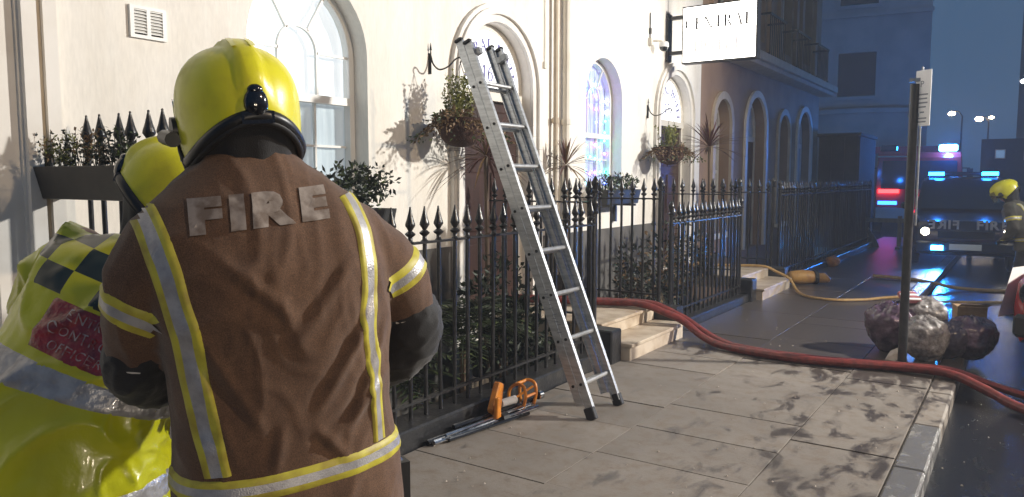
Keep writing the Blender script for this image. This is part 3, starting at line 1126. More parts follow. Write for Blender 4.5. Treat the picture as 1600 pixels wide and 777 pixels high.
# ================================================================== FAR BUILDINGS
cb = thing('corner_building', 'pale grey building with square dark windows and a bowed ground floor closing the street', 'building', (-5.5, 37, 0))
ang = R(8)
CM = Matrix.Translation((-8.35, 36.0, 0)) @ Matrix.Rotation(ang, 4, 'Z') @ Matrix.Scale(1.3, 4)
s = MB()
s.box(-1.5, 3.7, 0, 6, -0.15, 12.5, 0, CM)
s.build('wall', 'grey_stucco', cb)
for zc in (4.75, 7.75, 10.7):
    for xc in (1.55,):
        if xc > 3 and zc < 6:
            pass
        s = MB()
        w, h = 0.58, 0.72
        for a, b, c, d in ((-w - 0.1, w + 0.1, h, h + 0.12), (-w - 0.1, w + 0.1, -h - 0.12, -h), (-w - 0.1, -w, -h, h), (w, w + 0.1, -h, h)):
            s.box(xc + a, xc + b, -0.07, 0.03, zc + c, zc + d, 0, CM)
        wn_ = s.build('window', 'grey_stucco', cb)
        s = MB()
        s.box(xc - w, xc + w, -0.012, -0.004, zc - h, zc + h, 0, CM)
        s.build('pane', 'window_dark', wn_)
for zc in (3.75, 6.7, 9.6):
    s = MB()
    s.box(-1.55, 3.75, -0.08, -0.001, zc - 0.07, zc + 0.07, 0, CM)
    s.build('string_course', 'grey_stucco', cb)
s = MB()
bow = [(1.7 + 1.75 * math.cos(PI * i / 24 + PI), 0.0 + 0.95 * math.sin(PI * i / 24 + PI)) for i in range(25)]
s.prism(bow, 3.55, CM @ Matrix.Translation((0, -0.002, -0.15)))
bw = s.build('bow_front', 'grey_stucco', cb)
s = MB()
bow2 = [(1.7 + 1.85 * math.cos(PI * i / 24 + PI), 1.05 * math.sin(PI * i / 24 + PI)) for i in range(25)]
s.prism(bow2, 0.14, CM @ Matrix.Translation((0, -0.003, 3.402)))
s.build('cornice', 'grey_stucco', cb)

dr = thing('distant_low_building', 'low dark building with pale windows far down the street', 'building', (2, 60, 0))
s = MB()
s.box(-2.6, 14, 60, 66, -0.15, 4.3)
s.build('wall', 'hoarding_dark', dr)
for k, (xx, zz, w) in enumerate(((-1.5, 3.3, 0.42), (0.15, 3.2, 0.5), (1.0, 3.45, 0.3), (2.5, 3.3, 0.45), (4.2, 3.3, 0.45), (6.0, 3.3, 0.5))):
    s = MB()
    s.box(xx - w * 0.7, xx + w * 0.7, 59.9, 59.999, zz - 0.3, zz + 0.3)
    wn_ = s.build('window', 'grey_stucco', dr)
    s = MB()
    s.box(xx - w * 0.7 + 0.05, xx + w * 0.7 - 0.05, 59.88, 59.899, zz - 0.25, zz + 0.25)
    s.build('pane', 'window_pale', wn_)
tb = thing('distant_tower_block', 'hazy tower block with a lit window against the night sky', 'building', (1.5, 105, 0))
s = MB()
s.box(-1.2, 14, 105, 117, -0.15, 36)
s.build('wall', 'hoarding_dark', tb)
for zz in (23.0, 25.2):
    s = MB()
    s.box(-0.75, 0.15, 104.9, 104.99, zz - 0.7, zz + 0.7)
    s.build('window', 'window_pale', tb)

# dark boarded porch standing out over the pavement
hb = thing('boarded_porch', 'dark boarded box porch standing over the pavement beyond the railings', 'porch', (-3.9, 22, 0))
s = MB()
s.box(-4.44, -3.50, 20.62, 23.0, -0.1, 2.72)
s.build('frame', 'hoarding_dark', hb)
for k in range(3):
    s = MB()
    x0 = -4.42 + k * 0.305
    s.box(x0 + 0.006, x0 + 0.294, 20.59, 20.618, 0.0, 2.70)
    s.build('board', 'hoarding_dark', hb)
for k in range(8):
    s = MB()
    y0 = 20.63 + k * 0.297
    s.box(-3.498, -3.47, y0 + 0.006, y0 + 0.291, 0.0, 2.70)
    s.build('board', 'hoarding_dark', hb)
s = MB()
s.box(-4.48, -3.44, 20.55, 23.04, 2.722, 2.80)
s.build('roof', 'hoarding_dark', hb)

# ================================================================== STEPS
def entrance(y0, y1, lab, lab_pos, streaks=False):
    t = thing('entrance_steps', lab, 'steps', (-3.2, (y0 + y1) / 2, 0))
    s = MB()
    s.box(-3.30, -2.90, y0, y1, -0.05, 0.125)
    s.box(-3.30, -2.875, y0 - 0.012, y1 + 0.012, 0.125, 0.158)
    s.build('step', 'step_stone', t, bevel=0.006)
    s = MB()
    s.box(-3.55, -3.22, y0 + 0.02, y1 - 0.02, 0.159, 0.275)
    s.box(-3.55, -3.195, y0 + 0.01, y1 - 0.01, 0.275, 0.306)
    s.build('step', 'step_stone', t, bevel=0.006)
    s = MB()
    s.box(XF - 0.26, -3.56, y0 + 0.02, y1 - 0.02, 0.12, 0.30)
    s.build('landing', 'step_stone', t)
    for yy in (y0 - 0.215, y1 + 0.015):
        s = MB()
        s.box(-3.30, -2.98, yy, yy + 0.2, -0.05, 0.30)
        s.build('end_block', 'black_paint_stone', t, bevel=0.012)
    return t


st1 = entrance(6.22, 7.50, 'two pale stone steps up to the nearer hotel doorway with a red hose over them', 0)
st2 = entrance(10.42, 11.85, 'two pale stone steps to the farther hotel doorway with a yellow hose beside them', 0)

# ================================================================== RAILINGS
def bar_mesh(h, big=False):
    """round bar with a spear finial, bottom at z=0, tip at h"""
    r = 0.0140
    k = 1.25 if big else 1.0
    P = [(r, 0), (r, h - 0.235 * k), (r * 1.7, h - 0.23 * k), (r * 1.9, h - 0.222 * k), (r * 1.1, h - 0.212 * k), (r * 1.0, h - 0.19 * k), (r * 2.1 * k, h - 0.178 * k), (r * 2.5 * k, h - 0.168 * k), (r * 1.6, h - 0.158 * k),
         (r * 0.9, h - 0.150 * k), (r * 1.3, h - 0.14 * k), (r * 2.3 * k, h - 0.118 * k), (r * 2.2 * k, h - 0.105 * k), (r * 1.5 * k, h - 0.075 * k), (r * 0.8, h - 0.035 * k), (r * 0.42, h - 0.012), (r * 0.45, h - 0.004), (r * 0.15, h)]
    s_ = MB()
    s_.lathe(P, 8)
    return s_.mesh('railing_bar', 'black_iron', smooth=True, angle=50)


BARS = {}


def railing(label, p0, p1, z0, top, rail, n, group=None, plinth=None, post=(True, True), low=True, first=0):
    p0, p1 = Vector((*p0, 0)), Vector((*p1, 0))
    t = thing('iron_railing', label, 'railing', (p0 + p1) / 2 + Vector((0, 0, z0)), 0, group)
    d = p1 - p0
    L = d.length
    an = math.atan2(d.y, d.x)
    M = Matrix.Translation((p0.x, p0.y, 0)) @ Matrix.Rotation(an, 4, 'Z')
    s = MB()
    s.box(0, L, -0.02, 0.02, rail - 0.008, rail + 0.008, 0, M)
    s.build('top_rail', 'black_iron', t, bevel=0.003)
    if low:
        s = MB()
        s.box(0, L, -0.018, 0.018, z0 + 0.10, z0 + 0.116, 0, M)
        s.build('bottom_rail', 'black_iron', t)
    key = round(top - z0, 3)
    if key not in BARS:
        BARS[key] = (bar_mesh(top - z0), bar_mesh(top - z0 + 0.015, True))
    for i in range(n):
        u = (i + 0.5) / n
        q = p0 + d * u
        o = shared('railing_bar', BARS[key][0], t, (q.x, q.y, z0), (R(rng.uniform(-0.5, 0.5)), R(rng.uniform(-0.5, 0.5)), rng.uniform(0, 3)))
    for k, (on, q) in enumerate(zip(post, (p0, p1))):
        if on:
            s = MB()
            h = top - z0 + 0.02
            s.lathe([(0.022, 0), (0.022, h - 0.16), (0.032, h - 0.155), (0.034, h - 0.14), (0.02, h - 0.125), (0.024, h - 0.10), (0.036, h - 0.075), (0.036, h - 0.055), (0.02, h - 0.028), (0.012, h - 0.01), (0.003, h)], 10, 0, Matrix.Translation((q.x, q.y, z0)))
            s.build('post', 'black_iron', t, smooth=True)
    if plinth:
        s = MB()
        s.box(-0.05 if not post[0] else -0.06, L + 0.06, -0.12, 0.13, -0.05, z0, 0, M)
        s.build('plinth', 'black_paint_stone', t, bevel=0.012)
    return t


railing('tall black spear railing beside the steps at the near end, planter hung on it', (XF + 0.06, 2.2), (-3.2, 2.2), 0.5, 2.0, 1.80, 8, post=(False, True))
railing('near black spear railing on a black plinth with the ladder leaning on it', (-3.15, 2.26), (-3.15, 5.98), 0.13, 1.48, 1.25, 25, plinth=True, post=(False, True))
railing('black spear railing running from the wall to the steps, nearer side of the first doorway', (XF + 0.06, 6.12), (-3.22, 6.12), 0.3, 1.66, 1.44, 9, post=(False, True))
railing('black spear railing running from the wall to the steps, farther side of the first doorway', (XF + 0.06, 7.6), (-3.22, 7.6), 0.3, 1.66, 1.44, 9, post=(False, True))
railing('low black railing of close-set bars between the two flights of steps', (-3.15, 7.74), (-3.15, 10.16), 0.1, 1.40, 1.17, 17, plinth=True)
railing('black spear railing between the wall and the nearer side of the farther steps', (XF + 0.06, 10.3), (-3.22, 10.3), 0.3, 1.66, 1.44, 8, post=(False, True))
railing('black spear railing between the wall and the farther side of the farther steps', (XF + 0.06, 11.97), (-3.22, 11.97), 0.3, 1.66, 1.44, 8, post=(False, True))
railing('farthest black spear railing running past the brown house', (-3.15, 12.1), (-3.15, 20.4), 0.12, 1.62, 1.40, 52, plinth=True)
# curled stay from the end post of the near railing up to the taller one behind

# ================================================================== LIGHTING (lamps of the place, off to the side and behind)
def spot(name, loc, aim, energy, size, blend, color, radius, parent=None):
    d = bpy.data.lights.new(name, 'SPOT')
    d.energy = energy
    d.spot_size = size
    d.spot_blend = blend
    d.color = color
    d.shadow_soft_size = radius
    o = bpy.data.objects.new(name, d)
    COL.objects.link(o)
    q = (Vector(aim) - Vector(loc)).to_track_quat('-Z', 'Y')
    o.location = loc
    o.rotation_euler = q.to_euler()
    return o


def point(name, loc, energy, color, radius):
    d = bpy.data.lights.new(name, 'POINT')
    d.energy = energy
    d.color = color
    d.shadow_soft_size = radius
    o = bpy.data.objects.new(name, d)
    COL.objects.link(o)
    o.location = loc
    return o


fm = thing('floodlight_mast', 'floodlight on a telescopic tripod mast in the road', 'floodlight', (FLOOD.x, FLOOD.y, -0.12))
s = MB()
s.tube([(FLOOD.x, FLOOD.y, -0.12), (FLOOD.x, FLOOD.y, FLOOD.z - 0.2)], 0.03, 10)
for k in range(3):
    a = 2 * PI * k / 3
    s.tube([(FLOOD.x, FLOOD.y, 1.0), (FLOOD.x + 0.7 * math.cos(a), FLOOD.y + 0.7 * math.sin(a), -0.1)], 0.018, 8)
s.build('mast', 'galvanised', fm, smooth=True)
flood_aim = Vector((-3.6, 4.2, 1.6))
fdir = (flood_aim - FLOOD).normalized()
s = MB()
FMx = Matrix.Translation(FLOOD - fdir * 0.14) @ fdir.to_track_quat('Z', 'Y').to_matrix().to_4x4()
s.box(-0.22, 0.22, -0.16, 0.16, -0.12, 0.0, 0, FMx)
s.build('lamp_head', 'black_plastic', fm)
spot('floodlight', FLOOD, flood_aim, FLOOD_W, R(112), 1.0, (1.0, 0.962, 0.89), 0.17)

sl = thing('street_lamp', 'tall warm street lamp standing across the road', 'street lamp', (STREET.x + 1.1, STREET.y, -0.12))
s = MB()
s.tube([(STREET.x + 1.1, STREET.y, -0.12), (STREET.x + 1.1, STREET.y, 1.2), (STREET.x + 1.1, STREET.y, 5.9), (STREET.x + 0.7, STREET.y, 6.3), (STREET.x, STREET.y, 6.35)], [0.09, 0.07, 0.045, 0.035, 0.03], 10)
s.build('column', 'post_black', sl, smooth=True)
s = MB()
s.box(STREET.x - 0.35, STREET.x + 0.15, STREET.y - 0.14, STREET.y + 0.14, 6.28, 6.40)
s.build('lantern', 'post_black', sl, bevel=0.02)
spot('street_lamp_light', STREET, (-3.0, 3.6, 0.6), STREET_W, R(120), 0.9, (1.0, 0.74, 0.48), 0.16)

# ================================================================== LADDER
lf = Vector((-2.42, 4.74, 0.0))
lt = Vector((-3.50, 4.74, 2.68))
ld = (lt - lf)
LL = ld.length
lz = ld.normalized()
lx = Vector((0, 1, 0))
ly = lz.cross(lx).normalized()
LM = Matrix(((lx.x, ly.x, lz.x, lf.x), (lx.y, ly.y, lz.y, lf.y), (lx.z, ly.z, lz.z, lf.z), (0, 0, 0, 1)))
lad = thing('ladder', 'aluminium two-section ladder leaning on the black railing', 'ladder', lf)


def channel(mb_, x, y0, y1, z0, z1, sgn):
    """stile: web with two flanges turned inwards"""
    mb_.box(x - 0.004, x + 0.004, y0, y1, z0, z1, 0, LM)
    a, b = (x + 0.004, x + 0.026) if sgn > 0 else (x - 0.026, x - 0.004)
    mb_.box(a, b, y0, y0 + 0.006, z0, z1, 0, LM)
    mb_.box(a, b, y1 - 0.006, y1, z0, z1, 0, LM)


ysgn = 1 if ly.x > 0 else -1       # which local y faces the street
front, back = (0.0, 0.062 * ysgn), (-0.070 * ysgn, -0.008 * ysgn)
for (ya, yb), hw, zt, zb in ((front, 0.205, LL - 0.05, 0.03), (back, 0.199, LL, 0.10)):
    ya, yb = min(ya, yb), max(ya, yb)
    for sg in (-1, 1):
        s = MB()
        channel(s, sg * hw, ya, yb, zb, zt, -sg)
        st = s.build('stile', 'aluminium', lad)
        s = MB()
        s.box(sg * hw - 0.020, sg * hw + 0.020, ya - 0.004, yb + 0.004, zt - 0.004, zt + 0.022, 0, LM)
        s.build('end_cap', 'black_rubber', st, bevel=0.008)
        if zb < 0.05:
            s = MB()
            s.box(sg * hw - 0.022, sg * hw + 0.022, ya - 0.006, yb + 0.008, -0.012, zb + 0.045, 0, LM)
            s.build('rubber_foot', 'black_rubber', st, bevel=0.006)
        for k in range(10):
            s = MB()
            zz = 0.24 + k * 0.326
            if zz < zt - 0.05:
                p = LM @ Vector((sg * (hw + 0.004), (ya + yb) / 2, zz))
                q = LM @ Vector((sg * (hw + 0.010), (ya + yb) / 2, zz))
                s.tube([p, q], 0.011, 8)
                s.build('rivet', 'black_rubber', st)
    for k in range(10):
        zz = 0.24 + k * 0.326
        if zz > zt - 0.05:
            continue
        s = MB()
        s.tube([LM @ Vector((-hw + 0.005, (ya + yb) / 2, zz)), LM @ Vector((hw - 0.005, (ya + yb) / 2, zz))], 0.016, 10, up=tuple(lz))
        s.build('rung', 'aluminium_worn', lad, smooth=True)
for sg in (-1, 1):
    for zz in (LL - 0.16,):
        s = MB()
        s.box(sg * 0.205 - 0.035 * sg - 0.02, sg * 0.205 - 0.035 * sg + 0.02, 0.0 if ysgn > 0 else -0.10, 0.10 if ysgn > 0 else 0.0, zz, zz + 0.05, 0, LM)
        s.build('guide_bracket', 'galvanised', lad, bevel=0.004)
# hand-written marks on the near stile
for zz, a in ((0.62, 0.0), (0.80, 0.1)):
    s = MB()
    for k in range(6):
        x0 = ysgn * 0.013
        u = zz + k * 0.026
        s.add([LM @ Vector((-0.2102, x0 + 0.012 * math.sin(k * 2.1) - 0.006 + a * 0.02, u)), LM @ Vector((-0.2102, x0 + 0.026 + 0.010 * math.cos(k * 1.7), u + 0.006)), LM @ Vector((-0.2102, x0 + 0.026 + 0.010 * math.cos(k * 1.7), u + 0.011)), LM @ Vector((-0.2102, x0 - 0.006 + 0.012 * math.sin(k * 2.1) + a * 0.02, u + 0.006))], [(0, 1, 2, 3)])
    s.build('pen_mark', 'print_dark', lad, normals=False)


# ================================================================== HOSES
def spline(pts, n=8):
    P = [Vector(p) for p in pts]
    out = []
    for i in range(len(P) - 1):
        a, b, c, d = P[max(i - 1, 0)], P[i], P[i + 1], P[min(i + 2, len(P) - 1)]
        for k in range(n):
            t = k / n
            out.append(0.5 * ((2 * b) + (c - a) * t + (2 * a - 5 * b + 4 * c - d) * t * t + (3 * b - a - 3 * c + d) * t ** 3))
    return out + [P[-1]]


s = MB()
s.tube(spline([(-4.9, 6.6, 0.36), (-4.2, 6.9, 0.36), (-3.63, 7.14, 0.355), (-3.25, 7.2, 0.36), (-3.0, 7.24, 0.29), (-2.82, 7.27, 0.22), (-2.6, 7.22, 0.10), (-2.37, 7.12, 0.05), (-2.02, 7.02, 0.045), (-1.6, 6.98, 0.045), (-1.24, 7.04, 0.045), (-0.85, 7.13, 0.045), (-0.46, 7.12, 0.05), (-0.19, 6.98, -0.01), (0.07, 6.76, -0.07), (0.6, 6.3, -0.075), (1.6, 5.9, -0.075), (3.0, 6.2, -0.075)]), [0.046 * (1 + 0.09 * noise.noise(Vector((i_ * 0.23, 1.5, 0)))) for i_ in range(137)], 12, flat=0.80)
tag(s.build('fire_hose', 'hose_red', smooth=True), 'thick red fire hose, nearer of the pair crossing the pavement from the doorway', 'hose', 'red hoses')
s = MB()
s.tube(spline([(-4.9, 6.75, 0.36), (-4.2, 7.02, 0.36), (-3.6, 7.25, 0.355), (-3.2, 7.31, 0.36), (-2.98, 7.35, 0.29), (-2.78, 7.37, 0.20), (-2.55, 7.33, 0.09), (-2.3, 7.23, 0.04), (-2.0, 7.13, 0.04), (-1.6, 7.085, 0.04), (-1.2, 7.145, 0.04), (-0.8, 7.235, 0.04), (-0.44, 7.25, 0.045), (-0.15, 7.20, -0.02), (0.2, 7.15, -0.08), (0.8, 7.0, -0.08), (1.8, 7.2, -0.08), (3.0, 7.6, -0.08)]), [0.040 * (1 + 0.10 * noise.noise(Vector((i_ * 0.27, 8.5, 0)))) for i_ in range(137)], 12, flat=0.80)
tag(s.build('fire_hose', 'hose_red', smooth=True), 'slimmer red fire hose lying along the far side of the thick one', 'hose', 'red hoses')
s = MB()
s.tube(spline([(-4.3, 11.2, 0.335), (-3.7, 11.5, 0.33), (-3.24, 11.6, 0.335), (-3.05, 11.65, 0.26), (-2.85, 11.62, 0.17), (-2.68, 11.4, 0.03), (-2.45, 11.0, 0.022), (-2.11, 10.85, 0.022), (-1.75, 11.1, 0.022), (-1.5, 11.5, 0.022), (-1.25, 11.9, 0.0), (-0.9, 12.3, -0.09), (0.2, 12.9, -0.095), (1.5, 13.0, -0.095)]), 0.020, 8)
tag(s.build('hose_line', 'hose_yellow', smooth=True), 'thin yellow hose curling from the farther steps over the pavement', 'hose')
s = MB()
s.tube(spline([(-2.05, 13.9, 0.03), (-1.6, 13.8, 0.03), (-1.2, 13.8, 0.0), (-0.7, 13.9, -0.085), (0.4, 14.2, -0.09)]), 0.028, 8)
tag(s.build('hose_length', 'hose_yellow', smooth=True), 'short straight length of yellow hose across the wet road edge', 'hose')

# rolled yellow kit bag lying beyond the farther steps
kb = thing('kit_bag', 'rolled yellow kit bag lying on the pavement by the farther steps', 'bag', (-2.75, 12.45, 0))
s = MB()
s.limb([(-2.98, 12.30, 0.11), (-2.85, 12.40, 0.115), (-2.72, 12.50, 0.11)], [0.10, 0.115, 0.10], 14)
s.build('body', 'kit_yellow', kb, smooth=True)
s = MB()
s.limb([(-2.64, 12.52, 0.10), (-2.56, 12.58, 0.10), (-2.50, 12.55, 0.08)], [0.075, 0.085, 0.05], 12)
s.build('end_flap', 'kit_yellow', kb, smooth=True)
s = MB()
s.tube([(-2.70, 12.50, 0.11), (-2.66, 12.53, 0.11)], 0.112, 14)
s.build('strap', 'black_rubber', kb)
# pale board leaning on the porch
s = MB()
s.add([(x_ - 0.56, y_ - 0.75, z_) for x_, y_, z_ in ((-2.86, 21.2, 0.0), (-2.30, 20.9, 0.0), (-2.40, 20.95, 0.22), (-2.70, 21.1, 0.62), (-2.86, 21.2, 0.62), (-2.86, 21.24, 0.0), (-2.30, 20.94, 0.0), (-2.40, 20.99, 0.22), (-2.70, 21.14, 0.62), (-2.86, 21.24, 0.62))],
      [(0, 1, 2, 3, 4), (9, 8, 7, 6, 5), (0, 5, 6, 1), (1, 6, 7, 2), (2, 7, 8, 3), (3, 8, 9, 4), (4, 9, 5, 0)])
tag(s.build('leaning_board', 'wood_pale'), 'pale angled board propped against the foot of the dark porch', 'board')
# timber barrier
br = thing('timber_barrier', 'pale timber barrier rail on a post in front of the vehicles', 'barrier', (-2.6, 20, -0.1))
s = MB()
s.box(-3.2, -0.9, 19.97, 20.03, 0.62, 0.72)
s.build('rail', 'wood_pale', br)
for xx in (-2.43, -0.98):
    s = MB()
    s.box(xx - 0.045, xx + 0.045, 20.031, 20.10, -0.1 if xx > -2 else 0.0, 0.78)
    s.build('post', 'wood_pale', br)
    s = MB()
    s.box(xx - 0.05, xx + 0.05, 19.80, 20.30, -0.118 if xx > -2 else 0.0, -0.06 if xx > -2 else 0.05)
    s.build('foot', 'wood_pale', br)

# ================================================================== TOOL ON THE PAVEMENT
tl = thing('folded_tripod', 'black and chrome folded tripod with orange brackets lying by the plinth', 'tripod', (-2.93, 4.05, 0))
for a, b, r_, m_ in (((-2.96, 3.52, 0.022), (-2.83, 4.52, 0.022), 0.016, 'chrome'), ((-2.92, 3.62, 0.020), (-2.80, 4.36, 0.020), 0.013, 'black_gloss'), ((-2.995, 3.50, 0.020), (-2.90, 4.40, 0.020), 0.018, 'black_gloss'), ((-2.93, 3.60, 0.052), (-2.85, 4.45, 0.052), 0.012, 'chrome'), ((-2.985, 3.75, 0.055), (-2.88, 4.56, 0.055), 0.016, 'black_gloss')):
    s = MB()
    s.tube([a, b], r_, 10)
    s.build('leg', m_, tl, smooth=True)
s = MB()
s.tube([(-2.875, 4.12, 0.03), (-2.868, 4.18, 0.03)], 0.04, 10)
s.build('collar', 'black_plastic', tl)
s = MB()
s.prism([(0, 0.02), (0.10, 0.0), (0.13, 0.05), (0.02, 0.22), (-0.05, 0.19)], 0.05, Matrix(((0.15, 0.0, -0.98, -2.92), (-0.98, 0, -0.15, 4.20), (0, 1, 0, 0.045), (0, 0, 0, 1))))
s.build('bracket', 'orange_plastic', tl, bevel=0.008)
s = MB()
s.prism([(-0.02, 0.0), (0.05, 0.0), (0.03, 0.14), (-0.01, 0.14)], 0.03, Matrix(((0.15, 0.0, -0.98, -2.86), (-0.98, 0, -0.15, 4.10), (0, 1, 0, 0.045), (0, 0, 0, 1))))
s.build('bracket', 'orange_plastic', tl, bevel=0.006)
s = MB()
for yy in (4.38, 4.52):
    s.tube(spline([(-2.97, yy, 0.03), (-2.98, yy, 0.14), (-2.93, yy + 0.01, 0.20), (-2.86, yy + 0.01, 0.19), (-2.84, yy, 0.12), (-2.86, yy, 0.04)], 4), 0.012, 8)
s.tube([(-2.93, 4.38, 0.20), (-2.93, 4.53, 0.20)], 0.012, 8)
s.tube([(-2.845, 4.38, 0.12), (-2.845, 4.52, 0.12)], 0.010, 8)
s.tube([(-2.96, 4.39, 0.08), (-2.86, 4.51, 0.17)], 0.009, 8)
s.build('handle_frame', 'orange_plastic', tl, smooth=True)
s = MB()
s.tube([(-2.94, 4.22, 0.10), (-2.915, 4.36, 0.10)], 0.028, 12)
s.build('lamp_barrel', 'plate_white', tl, smooth=True)
s = MB()
s.tube([(-2.85, 4.56, 0.09), (-2.845, 4.60, 0.09)], 0.03, 12)
s.build('knob', 'chrome', tl, smooth=True)


# ================================================================== PLANTS
def leaf_quad(mb_, p, d, up, L, W, mi=0):
    d = d.normalized()
    s_ = d.cross(up)
    if s_.length < 1e-4:
        s_ = d.cross(Vector((1, 0, 0)))
    s_.normalize()
    n_ = s_.cross(d)
    a = p + d * L * 0.45 + n_ * L * 0.06
    mb_.add([p, a + s_ * W * 0.5, p + d * L, a - s_ * W * 0.5], [(0, 1, 2), (0, 2, 3)], mi)


def rdir():
    while True:
        v = Vector((rng.uniform(-1, 1), rng.uniform(-1, 1), rng.uniform(-1, 1)))
        if 0.05 < v.length < 1:
            return v.normalized()


def leaf_cloud(mb_, c, r, n, L, mis=(0,), droop=0.0, shell=0.55):
    c = Vector(c)
    lumps = [(c + Vector([rdir()[k] * r[k] * 0.55 for k in range(3)]), rng.uniform(0.45, 0.75)) for _ in range(7)]
    for _ in range(n):
        cc_, k_ = rng.choice(lumps)
        v = rdir() * (shell + (1 - shell) * rng.random())
        p = cc_ + Vector((v.x * r[0], v.y * r[1], v.z * r[2])) * k_
        d = (v + rdir() * 0.8 + Vector((0, 0, -droop)))
        leaf_quad(mb_, p, d, rdir(), L * rng.uniform(0.6, 1.3), L * rng.uniform(0.35, 0.6), rng.choice(mis))


def straps(mb_, c, n, L, W, spread, droop, mis=(0,), base=0.02):
    """arching sword leaves from one heart"""
    c = Vector(c)
    for i in range(n):
        az = rng.uniform(0, 2 * PI)
        el = R(rng.uniform(*spread))
        d = Vector((math.cos(az) * math.cos(el), math.sin(az) * math.cos(el), math.sin(el)))
        side = Vector((-math.sin(az), math.cos(az), 0))
        l_ = L * rng.uniform(0.65, 1.1)
        p = c + d * base
        vs = []
        N = 6
        for k in range(N + 1):
            t = k / N
            w = W * (0.35 + 1.3 * t) if t < 0.4 else W * 0.87 * (1 - ((t - 0.4) / 0.6) ** 1.5)
            q = p + d * l_ * t + Vector((0, 0, -droop * l_ * t * t))
            fold = Vector((0, 0, 0.25 * w))
            vs += [q + side * w + fold, q, q - side * w + fold]
        fs = []
        for k in range(N):
            a = 3 * k
            fs += [(a, a + 1, a + 4, a + 3), (a + 1, a + 2, a + 5, a + 4)]
        mb_.add(vs, fs, rng.choice(mis))


def trough(t, x0, x1, y0, y1, z0, z1, taper=0.03, legs=True):
    s_ = MB()
    w = 0.012
    out = [[(x0 + taper, y0 + taper, z0), (x1 - taper, y0 + taper, z0), (x1 - taper, y1 - taper, z0), (x0 + taper, y1 - taper, z0)],
           [(x0, y0, z1), (x1, y0, z1), (x1, y1, z1), (x0, y1, z1)],
           [(x0 + w, y0 + w, z1), (x1 - w, y0 + w, z1), (x1 - w, y1 - w, z1), (x0 + w, y1 - w, z1)],
           [(x0 + w, y0 + w, z1 - 0.04), (x1 - w, y0 + w, z1 - 0.04), (x1 - w, y1 - w, z1 - 0.04), (x0 + w, y1 - w, z1 - 0.04)]]
    s_.rings(out)
    s_.build('trough', 'planter_black', t, bevel=0.004)


pl = thing('planter', 'black trough of mixed flowering herbs hung on the tall railing', 'planter', (-3.98, 2.03, 1.55))
trough(pl, -4.46, -3.50, 1.93, 2.13, 1.545, 1.715, 0.04)
s = MB()
for k in range(11):
    xx = -4.38 + k * 0.082
    m_ = (1, 2, 1, 0, 1, 2, 2, 0, 0, 0, 3)[k]
    for _ in range(9):
        bx_, by_ = xx + rng.uniform(-0.045, 0.045), 2.03 + rng.uniform(-0.06, 0.06)
        h = rng.uniform(0.10, 0.21)
        tip = Vector((bx_ + rng.uniform(-0.04, 0.04), by_ + rng.uniform(-0.05, 0.05), 1.70 + h))
        s.tube([(bx_, by_, 1.68), tip], [0.0025, 0.001], 4, 0, False)
        for j in range(11):
            t_ = rng.uniform(0.25, 1.0)
            leaf_quad(s, Vector((bx_, by_, 1.68)).lerp(tip, t_), rdir() + Vector((0, 0, 0.5)), rdir(), rng.uniform(0.018, 0.034), 0.012, m_ if rng.random() < 0.8 else 0)
s.build('foliage', ['leaf_dark', 'leaf_yellow', 'leaf_brown', 'leaf_green'], pl, normals=False)

pl = thing('planter', 'black trough with leafy green plants under the fairy-lit window', 'planter', (-4.2, 8.6, 1.35))
trough(pl, -4.34, -4.12, 8.16, 9.10, 1.34, 1.52)
s = MB()
for k in range(6):
    leaf_cloud(s, (-4.23, 8.26 + k * 0.15, 1.60 + rng.uniform(-0.02, 0.04)), (0.10, 0.11, 0.10), 90, 0.055, (0, 0, 1))
s.build('foliage', ['leaf_dark', 'leaf_green'], pl, normals=False)
for yy in (8.3, 8.95):
    s = MB()
    s.box(XF, -4.13, yy - 0.02, yy + 0.02, 1.31, 1.337)
    s.box(XF, -4.40, yy - 0.02, yy + 0.02, 1.1, 1.31)
    s.build('bracket', 'black_iron', pl)

pl = thing('planter', 'black trough with a dark bushy shrub below the large arched window', 'planter', (-4.2, 3.9, 1.3))
trough(pl, -4.34, -4.10, 3.42, 4.46, 1.22, 1.42)
s = MB()
for k in range(7):
    leaf_cloud(s, (-4.22, 3.50 + k * 0.145, 1.54 + 0.05 * (k % 2)), (0.12, 0.12, 0.15), 110, 0.06, (0, 0, 0, 1))
for k in range(5):
    leaf_cloud(s, (-4.2, 4.02 + k * 0.09, 1.64 + 0.03 * (k % 3)), (0.05, 0.05, 0.10), 50, 0.05, (0, 0, 1))
s.build('foliage', ['leaf_dark', 'leaf_green'], pl, normals=False)
for yy in (3.55, 4.33):
    s = MB()
    s.box(XF, -4.12, yy - 0.02, yy + 0.02, 1.19, 1.217)
    s.box(XF, -4.40, yy - 0.02, yy + 0.02, 0.95, 1.19)
    s.build('bracket', 'black_iron', pl)


